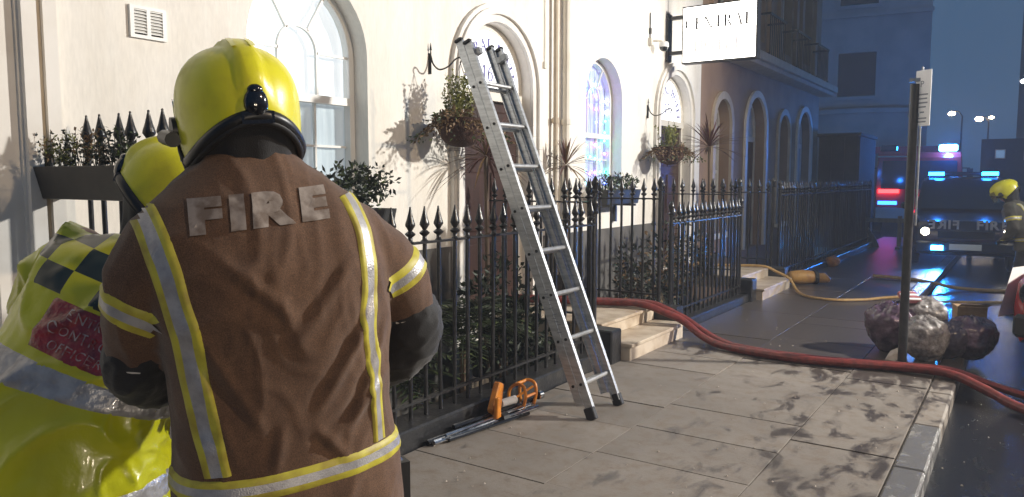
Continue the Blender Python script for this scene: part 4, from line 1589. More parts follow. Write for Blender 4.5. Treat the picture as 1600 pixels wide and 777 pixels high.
def basket(label, y, zt, lush, hook_x=-4.10, zb=2.10):
    t = thing('hanging_basket', label, 'hanging basket', (XF, y, zb))
    s_ = MB()
    s_.tube([(XF + 0.02, y, zt + 0.13), (XF + 0.02, y, zt - 0.10)], 0.006, 8)
    s_.lathe([(0.018, 0), (0.012, 0.02), (0.006, 0.07), (0.001, 0.09)], 8, 0, Matrix.Translation((XF + 0.02, y, zt + 0.11)) @ Matrix.Scale(0.7, 4))
    s_.tube(spline([(XF + 0.02, y, zt + 0.06), (XF + 0.05, y, zt - 0.02), (XF + 0.12, y, zt - 0.07), (XF + 0.22, y, zt - 0.05), (XF + 0.29, y, zt + 0.0), (hook_x - 0.01, y, zt + 0.015), (hook_x + 0.015, y, zt - 0.005), (hook_x, y, zt - 0.03)], 4), 0.0075, 8)
    s_.box(XF, XF + 0.012, y - 0.012, y + 0.012, zt - 0.10, zt + 0.08)
    s_.build('bracket', 'black_iron', t, smooth=True)
    s_ = MB()
    for k in range(3):
        a = 2 * PI * k / 3 + 0.4
        s_.tube([(hook_x, y, zt - 0.03), (hook_x + 0.17 * math.cos(a), y + 0.17 * math.sin(a), zb + 0.05)], 0.003, 5)
    s_.build('chain', 'black_iron', t)
    s_ = MB()
    s_.lathe([(0.03, -0.15), (0.09, -0.135), (0.14, -0.09), (0.17, -0.02), (0.182, 0.045), (0.19, 0.06), (0.17, 0.062), (0.15, 0.035), (0.02, 0.03)], 18, 0, Matrix.Translation((hook_x, y, zb)) @ Matrix.Diagonal((1.2, 1.2, 1.15, 1)))
    bowl = s_.build('bowl', 'coir', t, smooth=True)
    s_ = MB()
    c = Vector((hook_x, y, zb))
    # straggling rim of dead roots and leaves
    leaf_cloud(s_, c + Vector((0, 0, 0.07)), (0.27, 0.27, 0.07), 420, 0.05, (1, 1, 0), 0.3)
    for _ in range(140):
        a = rng.uniform(0, 2 * PI)
        p = c + Vector((0.22 * math.cos(a), 0.22 * math.sin(a), 0.05))
        for j in range(7):
            q = p + Vector((0.03 * math.cos(a) + rng.uniform(-0.03, 0.03), 0.03 * math.sin(a) + rng.uniform(-0.03, 0.03), -0.028))
            leaf_quad(s_, p, q - p + rdir() * 0.03, rdir(), 0.042, 0.02, 1 if j < 4 else rng.choice((0, 1)))
            p = q
            if rng.random() < 0.16:
                break
    # upright sprigs
    for _ in range(34 if lush else 24):
        a = rng.uniform(0, 2 * PI)
        r_ = rng.uniform(0, 0.12)
        b = c + Vector((r_ * math.cos(a), r_ * math.sin(a), 0.04))
        tip = b + Vector((rng.uniform(-0.09, 0.09), rng.uniform(-0.09, 0.09), rng.uniform(0.20, 0.46 if lush else 0.34)))
        s_.tube([b, b.lerp(tip, 0.5) + rdir() * 0.015, tip], [0.003, 0.002, 0.001], 4, 2, False)
        for j in range(26):
            t_ = rng.uniform(0.2, 1.0)
            leaf_quad(s_, b.lerp(tip, t_) + rdir() * 0.012, rdir() + Vector((0, 0, 0.3)), rdir(), rng.uniform(0.022, 0.045), 0.022, 2)
    s_.build('foliage', ['leaf_green', 'leaf_brown', 'leaf_yellow'], t, normals=False)
    return t


basket('hanging basket of tall yellow-green sprigs and trailing dead stems beside the ladder top', 5.28, 2.68, True)
basket('hanging basket of bushy trailing plants beside the farther hotel doorway', 9.98, 2.60, False, zb=2.02)


def cordyline(label, x, y, zb, zh, n, L, seed):
    rng.seed(seed)
    t = thing('cordyline_plant', label, 'plant', (x, y, zb))
    s_ = MB()
    s_.tube(spline([(x, y, zb + 0.22), (x + 0.02, y - 0.01, (zb + zh) / 2), (x, y, zh)], 5), 0.022, 8)
    s_.build('trunk', 'stem_brown', t, smooth=True)
    s_ = MB()
    straps(s_, (x, y, zh), n, L, 0.016, (-25, 80), 0.28, (0, 0, 1))
    s_.build('crown', ['leaf_red', 'leaf_brown'], t, normals=False)
    s_ = MB()
    s_.lathe([(0.13, 0), (0.17, 0.26), (0.185, 0.26), (0.185, 0.30), (0.16, 0.30), (0.155, 0.27), (0.02, 0.26)], 16, 0, Matrix.Translation((x, y, zb)))
    s_.build('pot', 'planter_black', t, smooth=True)


cordyline('red spiky cordyline on a thin trunk outside the farther doorway', -3.72, 10.48, 0.30, 2.10, 70, 0.62, 5)
cordyline('brown-red spiky cordyline behind the ladder at the nearer doorway', -4.15, 5.72, -0.2, 1.86, 60, 0.62, 7)
cordyline('brown-red spiky cordyline on the farther side of the nearer doorway', -4.22, 7.32, 0.30, 1.80, 40, 0.45, 9)
rng.seed(33)
# plants down in the area behind the near railing
def fern(label, x, y, z, n, L, h):
    t = thing('fern_plant', label, 'plant', (x, y, z))
    s_ = MB()
    for i in range(n):
        az = rng.uniform(0, 2 * PI)
        el = R(rng.uniform(25, 80))
        l_ = L * rng.uniform(0.6, 1.1)
        d = Vector((math.cos(az) * math.cos(el), math.sin(az) * math.cos(el), math.sin(el)))
        side = Vector((-math.sin(az), math.cos(az), 0))
        p0 = Vector((x, y, z + h))
        pts = [p0 + d * l_ * k / 12 + Vector((0, 0, -0.5 * l_ * (k / 12) ** 2)) for k in range(13)]
        s_.tube(pts, 0.003, 4, 0, False)
        for k in range(2, 13):
            w = 0.13 * math.sin(PI * k / 13.5) + 0.02
            for sg in (-1, 1):
                leaf_quad(s_, pts[k], side * sg + (pts[k] - pts[k - 1]).normalized() * 0.5 + Vector((0, 0, -0.2)), Vector((0, 0, 1)), w, 0.032, 0 if rng.random() < 0.8 else 1)
    s_.build('fronds', ['leaf_fern', 'leaf_green'], t, normals=False)
    s_ = MB()
    s_.tube([(x, y, z), (x, y, z + h)], [0.05, 0.035], 8)
    s_.build('stem', 'stem_brown', t)


fern('broad fern with arching fronds behind the near railing, next to the ladder', -3.75, 4.85, -1.0, 44, 0.95, 1.30)
fern('fern behind the near railing at the elbow of the brown-jacketed firefighter', -3.85, 4.0, -1.0, 34, 0.80, 1.15)
sb = thing('shrub', 'dark leafy shrub filling the area behind the near railing by the steps', 'shrub', (-3.8, 5.5, -1.0))
s = MB()
leaf_cloud(s, (-3.78, 5.45, 0.40), (0.36, 0.42, 0.50), 1500, 0.075, (0, 0, 1))
s.build('crown', ['leaf_dark', 'leaf_fern'], sb, normals=False)
s = MB()
for k in range(5):
    s.tube([(-3.78, 5.45, -1.0), (-3.78 + rng.uniform(-0.2, 0.2), 5.45 + rng.uniform(-0.2, 0.2), 0.3)], [0.02, 0.008], 6)
s.build('trunk', 'stem_brown', sb)
for (yy, hh, lab) in ((8.4, 0.55, 'dark bushy shrub behind the low railing, nearer the first steps'), (9.5, 0.75, 'dark bushy shrub behind the low railing, nearer the farther steps')):
    sb = thing('shrub', lab, 'shrub', (-3.7, yy, -1.0), 0, 'shrubs behind the low railing')
    s = MB()
    leaf_cloud(s, (-3.7, yy, 0.35), (0.36, 0.5, hh), 1100, 0.075, (0, 0, 0, 1))
    s.build('crown', ['leaf_dark', 'leaf_brown'], sb, normals=False)
    s = MB()
    for k in range(5):
        s.tube([(-3.7, yy, -1.0), (-3.7 + rng.uniform(-0.2, 0.2), yy + rng.uniform(-0.2, 0.2), 0.3)], [0.02, 0.008], 6)
    s.build('trunk', 'stem_brown', sb)

# ================================================================== PARKING SIGN POST AND RUBBISH
sp = thing('sign_post', 'dark post with a narrow white parking sign at the pavement edge', 'sign post', (-0.83, 7.41, 0))
s = MB()
s.tube([(-0.83, 7.41, 0), (-0.83, 7.41, 0.5), (-0.83, 7.41, 2.46)], 0.037, 14)
s.lathe([(0.06, 0), (0.06, 0.03), (0.046, 0.045)], 14, 0, Matrix.Translation((-0.83, 7.41, 0)))
s.build('post', 'post_black', sp, smooth=True)
s = MB()
s.tube([(-0.775, 7.40, 1.25), (-0.775, 7.40, 2.60)], 0.008, 8)
s.build('stay', 'galvanised', sp, smooth=True)
SPM = Matrix.Translation((-0.76, 7.385, 2.10)) @ Matrix.Rotation(R(-34), 4, 'Z')
s = MB()
s.box(-0.075, 0.075, -0.008, 0.0, 0.0, 0.47, 0, SPM)
pt = s.build('plate', 'plate_white', sp, bevel=0.002)
s = MB()
v_, f_ = text_mesh('P', 0.075)
s.add(v_, f_, 0, SPM @ Matrix(((1, 0, 0, -0.03), (0, 0, 0, -0.0087), (0, 1, 0, 0.33), (0, 0, 0, 1))))
s.build('letter', 'print_dark', pt, normals=False)
for k, (w_, zz) in enumerate(((0.05, 0.26), (0.045, 0.225), (0.05, 0.19), (0.035, 0.155), (0.02, 0.11), (0.045, 0.06), (0.04, 0.03))):
    s = MB()
    s.add([SPM @ Vector((-w_, -0.0087, zz)), SPM @ Vector((w_, -0.0087, zz)), SPM @ Vector((w_, -0.0087, zz + 0.012)), SPM @ Vector((-w_, -0.0087, zz + 0.012))], [(0, 1, 2, 3)])
    s.build('print_line', 'print_dark', pt, normals=False)
for zz in (2.18, 2.48):
    s = MB()
    s.box(-0.875, -0.77, 7.395, 7.425, zz, zz + 0.03)
    s.build('clamp', 'galvanised', sp)


def rubbish_bag(label, c, r, m, seed, knot=True, group='rubbish bags round the post'):
    rg = random.Random(seed)
    off = Vector((rg.uniform(0, 50), rg.uniform(0, 50), rg.uniform(0, 50)))
    t = thing('rubbish_bag', label, 'rubbish bag', c, 0, group)
    bm = bmesh.new()
    bmesh.ops.create_icosphere(bm, subdivisions=5, radius=1)
    for v in bm.verts:
        p = v.co.copy()
        q = p * 1.3 + off
        az = math.atan2(p.y, p.x)
        k = 1 + 0.13 * noise.noise(q) + 0.03 * noise.noise(q * 2.7)
        k += 0.035 * abs(noise.noise(Vector((q.x * 5, q.y * 5, q.z * 1.5)))) - 0.05 * abs(noise.noise(Vector((q.x * 6, q.y * 6, q.z * 2.4)))) - 0.02 * abs(noise.noise(Vector((q.x * 14, q.y * 14, q.z * 5))))
        k += 0.22 * max(0.0, p.z - 0.1) * noise.noise(Vector((math.cos(az) * 4.5, math.sin(az) * 4.5, off.x + p.z * 0.8)))
        k += 0.06 * noise.noise(Vector((q.x * 2.2, q.y * 2.2, q.z * 4.5))) - 0.05 * abs(noise.noise(Vector((q.x * 3.1 + q.z * 3.0, q.y * 3.1, q.z * 2.0))))
        z = p.z
        if z > 0.3:
            k *= 1 - 0.40 * (z - 0.3)
        v.co = Vector((p.x * r[0] * k, p.y * r[1] * k, max(0.0, (p.z * k * 0.95 + 0.86)) * r[2]))
    me = bpy.data.meshes.new('sack')
    bm.to_mesh(me)
    bm.free()
    me.materials.append(MATS[m])
    me.polygons.foreach_set('use_smooth', [True] * len(me.polygons))
    o = bpy.data.objects.new('sack', me)
    attach(o, t, False)
    if knot:
        s_ = MB()
        zt = r[2] * 1.46
        s_.tube([(0, 0, zt - 0.06), (0.01, 0, zt), (0.015, 0.01, zt + 0.03)], [0.05, 0.026, 0.012], 10)
        for k in range(7):
            a = 2 * PI * k / 7
            s_.add([(0.012, 0, zt + 0.02), (0.012 + 0.05 * math.cos(a), 0.05 * math.sin(a), zt + 0.012 * (k % 3)), (0.012 + 0.05 * math.cos(a + 0.7), 0.05 * math.sin(a + 0.7), zt - 0.01)], [(0, 1, 2)])
        s_.build('knot', m, t, False, normals=False)
    return t


rubbish_bag('dark maroon rubbish bag slumped behind the sign post', (-1.00, 8.05, 0), (0.25, 0.25, 0.30), 'bag_purple', 1)
rubbish_bag('clear grey rubbish bag directly right of the sign post', (-0.70, 7.78, 0), (0.19, 0.19, 0.26), 'bag_clear', 2)
rubbish_bag('pale clear rubbish bag on top of the heap behind the post', (-0.74, 8.18, 0.18), (0.21, 0.20, 0.22), 'bag_clear', 3)
rubbish_bag('dark maroon rubbish bag at the kerb, farthest from the post', (-0.36, 8.18, -0.02), (0.22, 0.22, 0.26), 'bag_purple', 4)
rubbish_bag('black rubbish bag squeezed between the clear bag and the kerb bag', (-0.52, 8.02, 0), (0.17, 0.17, 0.22), 'bag_black', 5)
s = MB()
for k in range(4):
    s.box(-0.08, 0.08, -0.08 + k * 0.042, -0.05 + k * 0.042, 0.0, 0.010, k % 2, Matrix.Translation((-0.87, 8.12, 0.53)) @ Matrix.Rotation(0.4, 4, 'Z') @ Matrix.Rotation(0.35, 4, 'X'))
s.box(-0.085, 0.085, -0.085, 0.085, -0.03, -0.001, 1, Matrix.Translation((-0.87, 8.12, 0.53)) @ Matrix.Rotation(0.4, 4, 'Z') @ Matrix.Rotation(0.35, 4, 'X'))
tag(s.build('crushed_carton', ['plate_white', 'carton_pink']), 'crushed pink and white striped carton lying on the maroon rubbish bag', 'carton')
s = MB()
s.add([Vector((-0.92, 7.62, 0)) + Vector(p) for p in ((-0.07, -0.04, 0.004), (0.06, -0.06, 0.004), (0.09, 0.05, 0.01), (0.02, 0.03, 0.11), (-0.04, 0.05, 0.07), (0.05, -0.02, 0.10))],
      [(0, 1, 5), (0, 5, 3), (0, 3, 4), (1, 2, 5), (2, 3, 5), (2, 4, 3), (0, 4, 2, 1)])
tag(s.build('crumpled_paper', 'paper'), 'crumpled cream paper bag on the ground at the foot of the sign post', 'paper bag')
s = MB()
BXM = Matrix.Translation((-0.40, 8.72, 0)) @ Matrix.Rotation(0.3, 4, 'Z')
s.box(-0.13, 0.13, -0.10, 0.10, -0.0, 0.40, 0, BXM)
s.add([BXM @ Vector(p) for p in ((-0.13, -0.10, 0.401), (0.13, -0.10, 0.401), (0.14, -0.19, 0.44), (-0.12, -0.19, 0.44))], [(0, 1, 2, 3)])
tag(s.build('cardboard_box', 'cardboard'), 'tan cardboard box standing behind the rubbish bags', 'box')

o_ = rubbish_bag('small orange and white bundle dropped near the dark porch', (-2.95, 15.2, 0), (0.13, 0.12, 0.13), 'orange_plastic', 9, True, None)
o_.name = 'bundle'
o_['category'] = 'bundle'
# bits of litter and grit on the road and pavement
gr = MB()
for _ in range(260):
    onp = rng.random() < 0.6
    x_, y_ = (rng.uniform(-3, -0.6), rng.uniform(2.5, 8.9)) if onp else (rng.uniform(-0.35, 2.0), rng.uniform(3.5, 9))
    r_ = rng.uniform(0.003, 0.009)
    z_ = 0.004 if onp else -0.119
    a = rng.uniform(0, 6)
    gr.add([(x_ + r_ * math.cos(a + q) * rng.uniform(0.7, 1.4), y_ + r_ * math.sin(a + q) * rng.uniform(0.7, 1.4), z_) for q in (0, 1.57, 3.14, 4.71)] + [(x_, y_, z_ + r_)], [(0, 1, 4), (1, 2, 4), (2, 3, 4), (3, 0, 4)])
o = gr.build('grit', 'paper', normals=False)
o['kind'] = 'stuff'
o['label'] = 'scattered grit and small litter on the paving and road'

# ================================================================== VEHICLES
def wheel(t, M, r, w, name='wheel'):
    s_ = MB()
    s_.lathe([(r * 0.62, -w / 2), (r * 0.9, -w / 2), (r, -w / 2 + 0.03), (r, w / 2 - 0.03), (r * 0.9, w / 2), (r * 0.62, w / 2)], 24, 0, M @ Matrix.Rotation(PI / 2, 4, 'Y'))
    wh = s_.build(name, 'tyre', t, smooth=True)
    s_ = MB()
    s_.lathe([(0.02, -w * 0.4), (r * 0.6, -w * 0.42), (r * 0.61, w * 0.42), (0.02, w * 0.4)], 16, 0, M @ Matrix.Rotation(PI / 2, 4, 'Y'))
    s_.build('rim', 'rim', wh, smooth=True)


def lettering(t, txt, size, M, m, mirror=False, off=0.004):
    if len(txt) > 1:
        ws = [max(p.x for p in text_mesh(c_, size, off)[0]) + size * 0.10 for c_ in txt]
        x_ = -sum(ws) / 2
        for c_, w_ in zip(txt, ws):
            xc = x_ + w_ / 2
            lettering(t, c_, size, M @ Matrix.Translation((-xc if mirror else xc, 0, 0)), m, mirror, off)
            x_ += w_
        return

    v_, f_ = text_mesh(txt, size, off)
    w_ = max(p.x for p in v_)
    s_ = MB()
    s_.add([(((w_ - p.x) if mirror else p.x) - w_ / 2, p.y, 0) for p in v_], f_, 0, M)
    s_.build('letter', m, t, normals=False)


def car(label, cat, loc, rotz, body, roof_h=1.82, L=4.6, W=1.9, name='fire_car', lit=True, bar=True, text=True, stripe=None, sill=0.0):
    """4x4 whose nose points to local -y; origin on the road under its middle"""
    t = thing(name, label, cat, loc, rotz)
    M = Matrix.Translation(loc) @ Matrix.Rotation(rotz, 4, 'Z')
    hw = W / 2
    prof = [  # y, half width low, bottom z, waist z
        (-L / 2, 0.80, 0.42, 0.80), (-L / 2 + 0.10, 0.92, 0.34, 0.96), (-L / 2 + 0.5, 0.97, 0.30, 1.04), (-L / 2 + 1.25, 1.0, 0.30, 1.12), (0.2, 1.0, 0.30, 1.14), (L / 2 - 0.5, 1.0, 0.32, 1.16), (L / 2 - 0.05, 0.95, 0.36, 1.12), (L / 2, 0.90, 0.45, 1.0)]
    rr = []
    for y, k, a, b in prof:
        w_ = hw * k
        rr.append([(-w_ * 0.92, y, a), (w_ * 0.92, y, a), (w_ * 0.99, y, a + 0.12), (w_, y, (a + b) / 2), (w_ * 0.97, y, b - 0.10), (w_ * 0.88, y, b), (0, y, b + 0.025), (-w_ * 0.88, y, b), (-w_ * 0.97, y, b - 0.10), (-w_, y, (a + b) / 2), (-w_ * 0.99, y, a + 0.12)])
    s_ = MB()
    s_.rings(rr, 0, M)
    bd = s_.build('body', body, t, smooth=True, angle=40)
    # cabin
    cab = [(-L / 2 + 1.18, 0.86, 1.12, 1.13), (-L / 2 + 1.85, 0.76, 1.12, roof_h - 0.05), (-L / 2 + 2.2, 0.75, 1.12, roof_h), (L / 2 - 0.7, 0.75, 1.12, roof_h), (L / 2 - 0.22, 0.78, 1.12, roof_h - 0.08), (L / 2 - 0.08, 0.86, 1.10, 1.13)]
    rr = []
    for y, k, a, b in cab:
        w_ = hw * k
        wl_ = hw * 0.90
        rr.append([(-wl_, y, a), (wl_, y, a), (w_, y, b - 0.04 if b > 1.2 else b), (w_ * 0.9, y, b), (-w_ * 0.9, y, b), (-w_, y, b - 0.04 if b > 1.2 else b)])
    s_ = MB()
    s_.rings(rr, 0, M)
    s_.build('cabin', body, t, smooth=True, angle=30)
    # windscreen and side glass, set proud of the cabin
    y0, y1 = -L / 2 + 1.18, -L / 2 + 1.85
    s_ = MB()
    s_.add([(-hw * 0.80, y0 + 0.03, 1.16), (hw * 0.80, y0 + 0.03, 1.16), (hw * 0.70, y1 - 0.06, roof_h - 0.10), (-hw * 0.70, y1 - 0.06, roof_h - 0.10)], [(0, 1, 2, 3)], 0, M @ Matrix.Translation((0, -0.03, 0.02)))
    s_.build('windscreen', 'glass_dark', t, normals=False)
    for sg in (-1, 1):
        for ya, yb in ((y1 + 0.0, 0.28), (0.36, L / 2 - 0.75)):
            s_ = MB()
            s_.add([(sg * (hw * 0.885 + 0.008), ya - (0.35 if ya < 0 else 0), 1.18), (sg * (hw * 0.885 + 0.008), yb, 1.18), (sg * (hw * 0.762 + 0.008), yb, roof_h - 0.12), (sg * (hw * 0.762 + 0.008), ya + 0.06, roof_h - 0.12)], [(0, 1, 2, 3)], 0, M)
            s_.build('side_window', 'glass_dark', t, normals=False)
        s_ = MB()
        s_.ellipsoid((sg * (hw + 0.07), y0 + 0.42, 1.22), (0.11, 0.05, 0.08), 10, M)
        s_.build('wing_mirror', 'black_plastic', t, smooth=True)
        s_ = MB()
        HM = M @ Matrix.Translation((sg * hw * 0.70, -L / 2 + 0.045, 0.78)) @ Matrix.Rotation(PI / 2, 4, 'X')
        s_.lathe([(0.13, -0.05), (0.13, 0.02), (0.12, 0.03), (0.02, 0.035)], 16, 0, HM)
        hl_ = s_.build('headlight', 'glass_dark', t, smooth=True)
        if lit:
            s_ = MB()
            s_.lathe([(0.075, 0.0365), (0.07, 0.05), (0.01, 0.055)], 14, 0, HM)
            s_.build('bulb', 'headlight_lit', hl_, smooth=True)
        for yw in (-L / 2 + 0.85, L / 2 - 0.95):
            wheel(t, M @ Matrix.Translation((sg * (hw - 0.10), yw, 0.34)), 0.34, 0.22)
    s_ = MB()
    s_.box(-hw * 0.48, hw * 0.48, -L / 2 - 0.012, -L / 2 + 0.01, 0.66, 0.80, 0, M)
    s_.build('grille', 'black_plastic', t)
    s_ = MB()
    s_.box(-hw * 0.86, hw * 0.86, -L / 2 - 0.05, -L / 2 + 0.06, 0.40, 0.60, 0, M)
    s_.build('bumper', 'black_plastic', t, bevel=0.03)
    s_ = MB()
    s_.box(-0.26, 0.26, -L / 2 - 0.062, -L / 2 - 0.052, 0.45, 0.56, 0, M)
    s_.build('number_plate', 'plate_pale', t)
    if bar:
        s_ = MB()
        s_.box(-0.62, 0.62, -L / 2 + 2.15, -L / 2 + 2.42, roof_h + 0.02, roof_h + 0.10, 0, M)
        lb = s_.build('light_bar', 'black_plastic', t, bevel=0.02)
        for xa, xb in ((-0.63, -0.34), (0.34, 0.63)):
            s_ = MB()
            s_.box(xa, xb, -L / 2 + 2.10, -L / 2 + 2.146, roof_h + 0.025, roof_h + 0.095, 0, M)
            s_.build('blue_lamp', 'beacon_blue', lb)
    return t, M


carA, CMx = car('dark fire brigade four-wheel-drive facing us with a headlight and blue roof lamps lit', 'car', (-1.12, 18.7, -0.12), R(6), 'car_dark')
# the word on the bonnet reads backwards, for mirrors; beside it the same word the right way round
BNM = CMx @ Matrix.Translation((-0.34, -1.70, 1.135)) @ Matrix.Rotation(R(20), 4, 'X')
lettering(carA, 'FIRE', 0.24, CMx @ Matrix.Translation((-0.36, -2.29, 0.84)) @ Matrix.Rotation(R(68), 4, 'X'), 'text_pale', True, 0.008)
lettering(carA, 'FIRE', 0.24, CMx @ Matrix.Translation((0.42, -2.29, 0.84)) @ Matrix.Rotation(R(68), 4, 'X'), 'text_pale', False, 0.008)

# the car behind the photographer whose headlamps light the firefighters' backs
tow = (Vector((-2.3, 1.9, 0)) - Vector((BEHIND.x, BEHIND.y, 0))).normalized()
carC, CCx = car('dark car behind the photographer with its headlamps on', 'car', tuple(BEHIND), math.atan2(tow.x, -tow.y), 'car_dark', name='parked_car', roof_h=1.5, bar=False, L=4.3, W=1.8)
for sg in (-1, 1):
    spot('headlamp_beam', CCx @ Vector((sg * 0.63, -2.30, 0.92)), CCx @ Vector((sg * 0.4, -10.5, 1.75)), BEHIND_W, R(86), 0.9, (1.0, 0.83, 0.63), 0.09)

s = MB()
s.box(-0.56, -0.36, -2.372, -2.345, 0.44, 0.52, 0, CMx)
s.build('added_blue_lamp', 'beacon_blue_bright', carA)  # blue lamp added to this car for its reflection on the wet road
spot('added_blue_beam', CMx @ Vector((-0.46, -2.40, 0.48)), CMx @ Vector((-0.30, -6.5, -0.1)), 480, R(80), 0.7, (0.02, 0.26, 1.0), 0.08)  # added beam that throws the blue streak on the road

carB, CBx = car('red car with a white flank stripe, only one corner in view at the frame edge', 'car', (1.55, 9.55, -0.12), R(-24), 'car_red', name='parked_car', roof_h=1.48, lit=False, bar=False, L=4.3, W=1.78)
for ya, yb in ((-2.16, -1.66), (-0.6, -0.1)):
    s = MB()
    s.add([CBx @ Vector(p) for p in ((-0.897, ya, 0.55), (-0.897, yb, 0.55), (-0.888, yb + 0.2, 0.98), (-0.888, ya + 0.2, 0.98))], [(0, 1, 2, 3)])
    s.build('stripe', 'car_white', carB, normals=False)

# fire engine farther off
fe = thing('fire_engine', 'red fire engine far down the street with blue beacons and a red lamp lit', 'fire engine', (-3.38, 29.9, -0.12), R(12))
EM = Matrix.Translation((-3.38, 29.9, -0.12)) @ Matrix.Rotation(R(12), 4, 'Z')
s = MB()
s.rings([[(-1.22, y, 0.5), (1.22, y, 0.5), (1.24, y, 1.6), (1.18, y, z_), (-1.18, y, z_), (-1.24, y, 1.6)] for y, z_ in ((-2.6, 2.45), (-2.5, 2.62), (-0.4, 2.65), (-0.3, 2.9), (4.4, 2.9))], 0, EM)
s.build('body', 'car_red', fe, bevel=0.03)
s = MB()
s.add([EM @ Vector(p) for p in ((-1.08, -2.625, 1.45), (1.08, -2.625, 1.45), (1.05, -2.61, 2.35), (-1.05, -2.61, 2.35))], [(0, 1, 2, 3)])
s.build('windscreen', 'glass_dark', fe, normals=False)
s = MB()
s.box(-1.2, 1.2, -2.68, -2.61, 0.45, 0.85, 0, EM)
s.build('bumper', 'car_white', fe)
for sg in (-1, 1):
    for y in (-1.5, 2.6):
        wheel(fe, EM @ Matrix.Translation((sg * 1.08, y, 0.48)), 0.48, 0.28)
    s = MB()
    s.box(sg * 0.85 - 0.25, sg * 0.85 + 0.25, -2.3, -2.0, 2.66, 2.86, 0, EM)
    s.build('beacon', 'beacon_blue_bright' if sg > 0 else 'glass_dark', fe, bevel=0.04)
    s = MB()
    s.box(sg * 1.42 - 0.08, sg * 1.42 + 0.08, -2.55, -2.45, 1.7, 2.1, 0, EM)
    s.box(min(sg * 1.2, sg * 1.42), max(sg * 1.2, sg * 1.42), -2.50, -2.46, 2.1, 2.13, 0, EM)
    s.build('wing_mirror', 'black_plastic', fe)
s = MB()
s.box(-1.15, -0.55, -2.70, -2.63, 1.32, 1.44, 0, EM)
s.build('red_lamp', 'tail_red', fe)
s = MB()
s.box(-1.15, -0.60, -2.70, -2.63, 0.95, 1.06, 0, EM)
s.build('blue_lamp', 'marker_blue', fe)
s = MB()
s.box(-1.22, -0.2, -2.95, -2.62, 2.46, 2.50, 0, EM)
s.build('sun_visor', 'car_white', fe)
lettering(fe, 'FIRE', 0.34, EM @ Matrix.Translation((0.1, -2.64, 1.02)) @ Matrix.Rotation(R(90), 4, 'X'), 'text_pale', True)
point('beacon_light', EM @ Vector((0.85, -2.75, 2.75)), 420, (0.03, 0.22, 1.0), 0.12)
point('car_beacon_light', CMx @ Vector((-0.45, -0.45, 2.02)), 26, (0.02, 0.20, 1.0), 0.08)
point('car_beacon_light', CMx @ Vector((0.45, -0.45, 2.02)), 22, (0.02, 0.20, 1.0), 0.08)
spot('headlight_beam', CMx @ Vector((-0.665, -2.36, 0.78)), CMx @ Vector((-0.5, -9, -0.2)), 14, R(70), 0.6, (1.0, 0.86, 0.62), 0.06)

# far street lamps
for k, (x, y, z, r_, lab) in enumerate(((-4.28, 58.2, 5.95, 0.13, 'far street lamp with a warm light, leftmost of the distant three'), (-3.04, 65.0, 5.98, 0.16, 'far twin street lamp with warm white lights, middle of the distant three'), (-0.30, 43.9, 6.27, 0.10, 'far street lamp with a pale light at the edge of the view'))):
    t = thing('distant_street_lamp', lab, 'street lamp', (x, y, -0.12), 0, 'distant street lamps')
    s = MB()
    s.tube([(x + 0.6, y, -0.12), (x + 0.6, y, z - 0.2), (x + 0.4, y, z + 0.12), (x, y, z + 0.15)], [0.08, 0.05, 0.04, 0.03], 8)
    s.build('column', 'post_black', t, smooth=True)
    s = MB()
    s.ellipsoid((x, y, z), (r_ * 1.6, r_ * 1.6, r_), 10)
    if k == 1:
        s.ellipsoid((x + 0.75, y, z + 0.08), (r_, r_, r_ * 0.6), 10)
    s.build('lamp', 'lamp_white' if k == 2 else 'lamp_warm', t, smooth=True)

# ================================================================== PEOPLE
def ell(cx, cy, z, rx, ry, n=28, p=2.3):
    out = []
    for k in range(n):
        a = 2 * PI * k / n
        c, s_ = math.cos(a), math.sin(a)
        out.append((cx + rx * math.copysign(abs(c) ** (2 / p), c), cy + ry * math.copysign(abs(s_) ** (2 / p), s_), z))
    return out


def remesh(mb_, voxel, smooth=6):
    """fuse overlapping closed pieces into one continuous skin: (verts, faces)"""
    me = mb_.mesh('tmp', 'skin')
    ob = bpy.data.objects.new('tmp', me)
    COL.objects.link(ob)
    r = ob.modifiers.new('r', 'REMESH')
    r.mode = 'VOXEL'
    r.voxel_size = voxel
    sm = ob.modifiers.new('s', 'SMOOTH')
    sm.iterations = smooth
    sm.factor = 0.5
    dg = bpy.context.evaluated_depsgraph_get()
    e = ob.evaluated_get(dg)
    m2 = e.to_mesh()
    vs = [v.co.copy() for v in m2.vertices]
    ns = [v.normal.copy() for v in m2.vertices]
    fs = [tuple(p.vertices) for p in m2.polygons]
    e.to_mesh_clear()
    bpy.data.objects.remove(ob)
    bpy.data.meshes.remove(me)
    return vs, ns, fs


class Figure:
    """a person: parts are made upright in local space (x right, y forwards, z up), then bent and placed"""
    def __init__(s, label, loc, rotz, bend=None):
        s.t = thing('person', label, 'person', loc, rotz)
        s.bend = bend or (lambda p: p)

    def put(s, name, vs, fs, mats, mi=None, parent=None, smooth=True, angle=180):
        me = bpy.data.meshes.new(name)
        me.from_pydata([tuple(s.bend(Vector(v))) for v in vs], [], fs)
        for m in (mats if isinstance(mats, (list, tuple)) else [mats]):
            me.materials.append(MATS[m])
        if mi:
            me.polygons.foreach_set('material_index', mi)
        if smooth:
            me.polygons.foreach_set('use_smooth', [True] * len(me.polygons))
            if angle < 180:
                me.set_sharp_from_angle(angle=R(angle))
        o = bpy.data.objects.new(name, me)
        COL.objects.link(o)
        o.parent = parent or s.t
        return o

    def mb(s, name, mb_, mats, parent=None, angle=50):
        me = mb_.mesh(name, mats)
        vs = [v.co.copy() for v in me.vertices]
        fs = [tuple(p.vertices) for p in me.polygons]
        mi = [p.material_index for p in me.polygons]
        bpy.data.meshes.remove(me)
        return s.put(name, vs, fs, mats, mi, parent, True, angle)


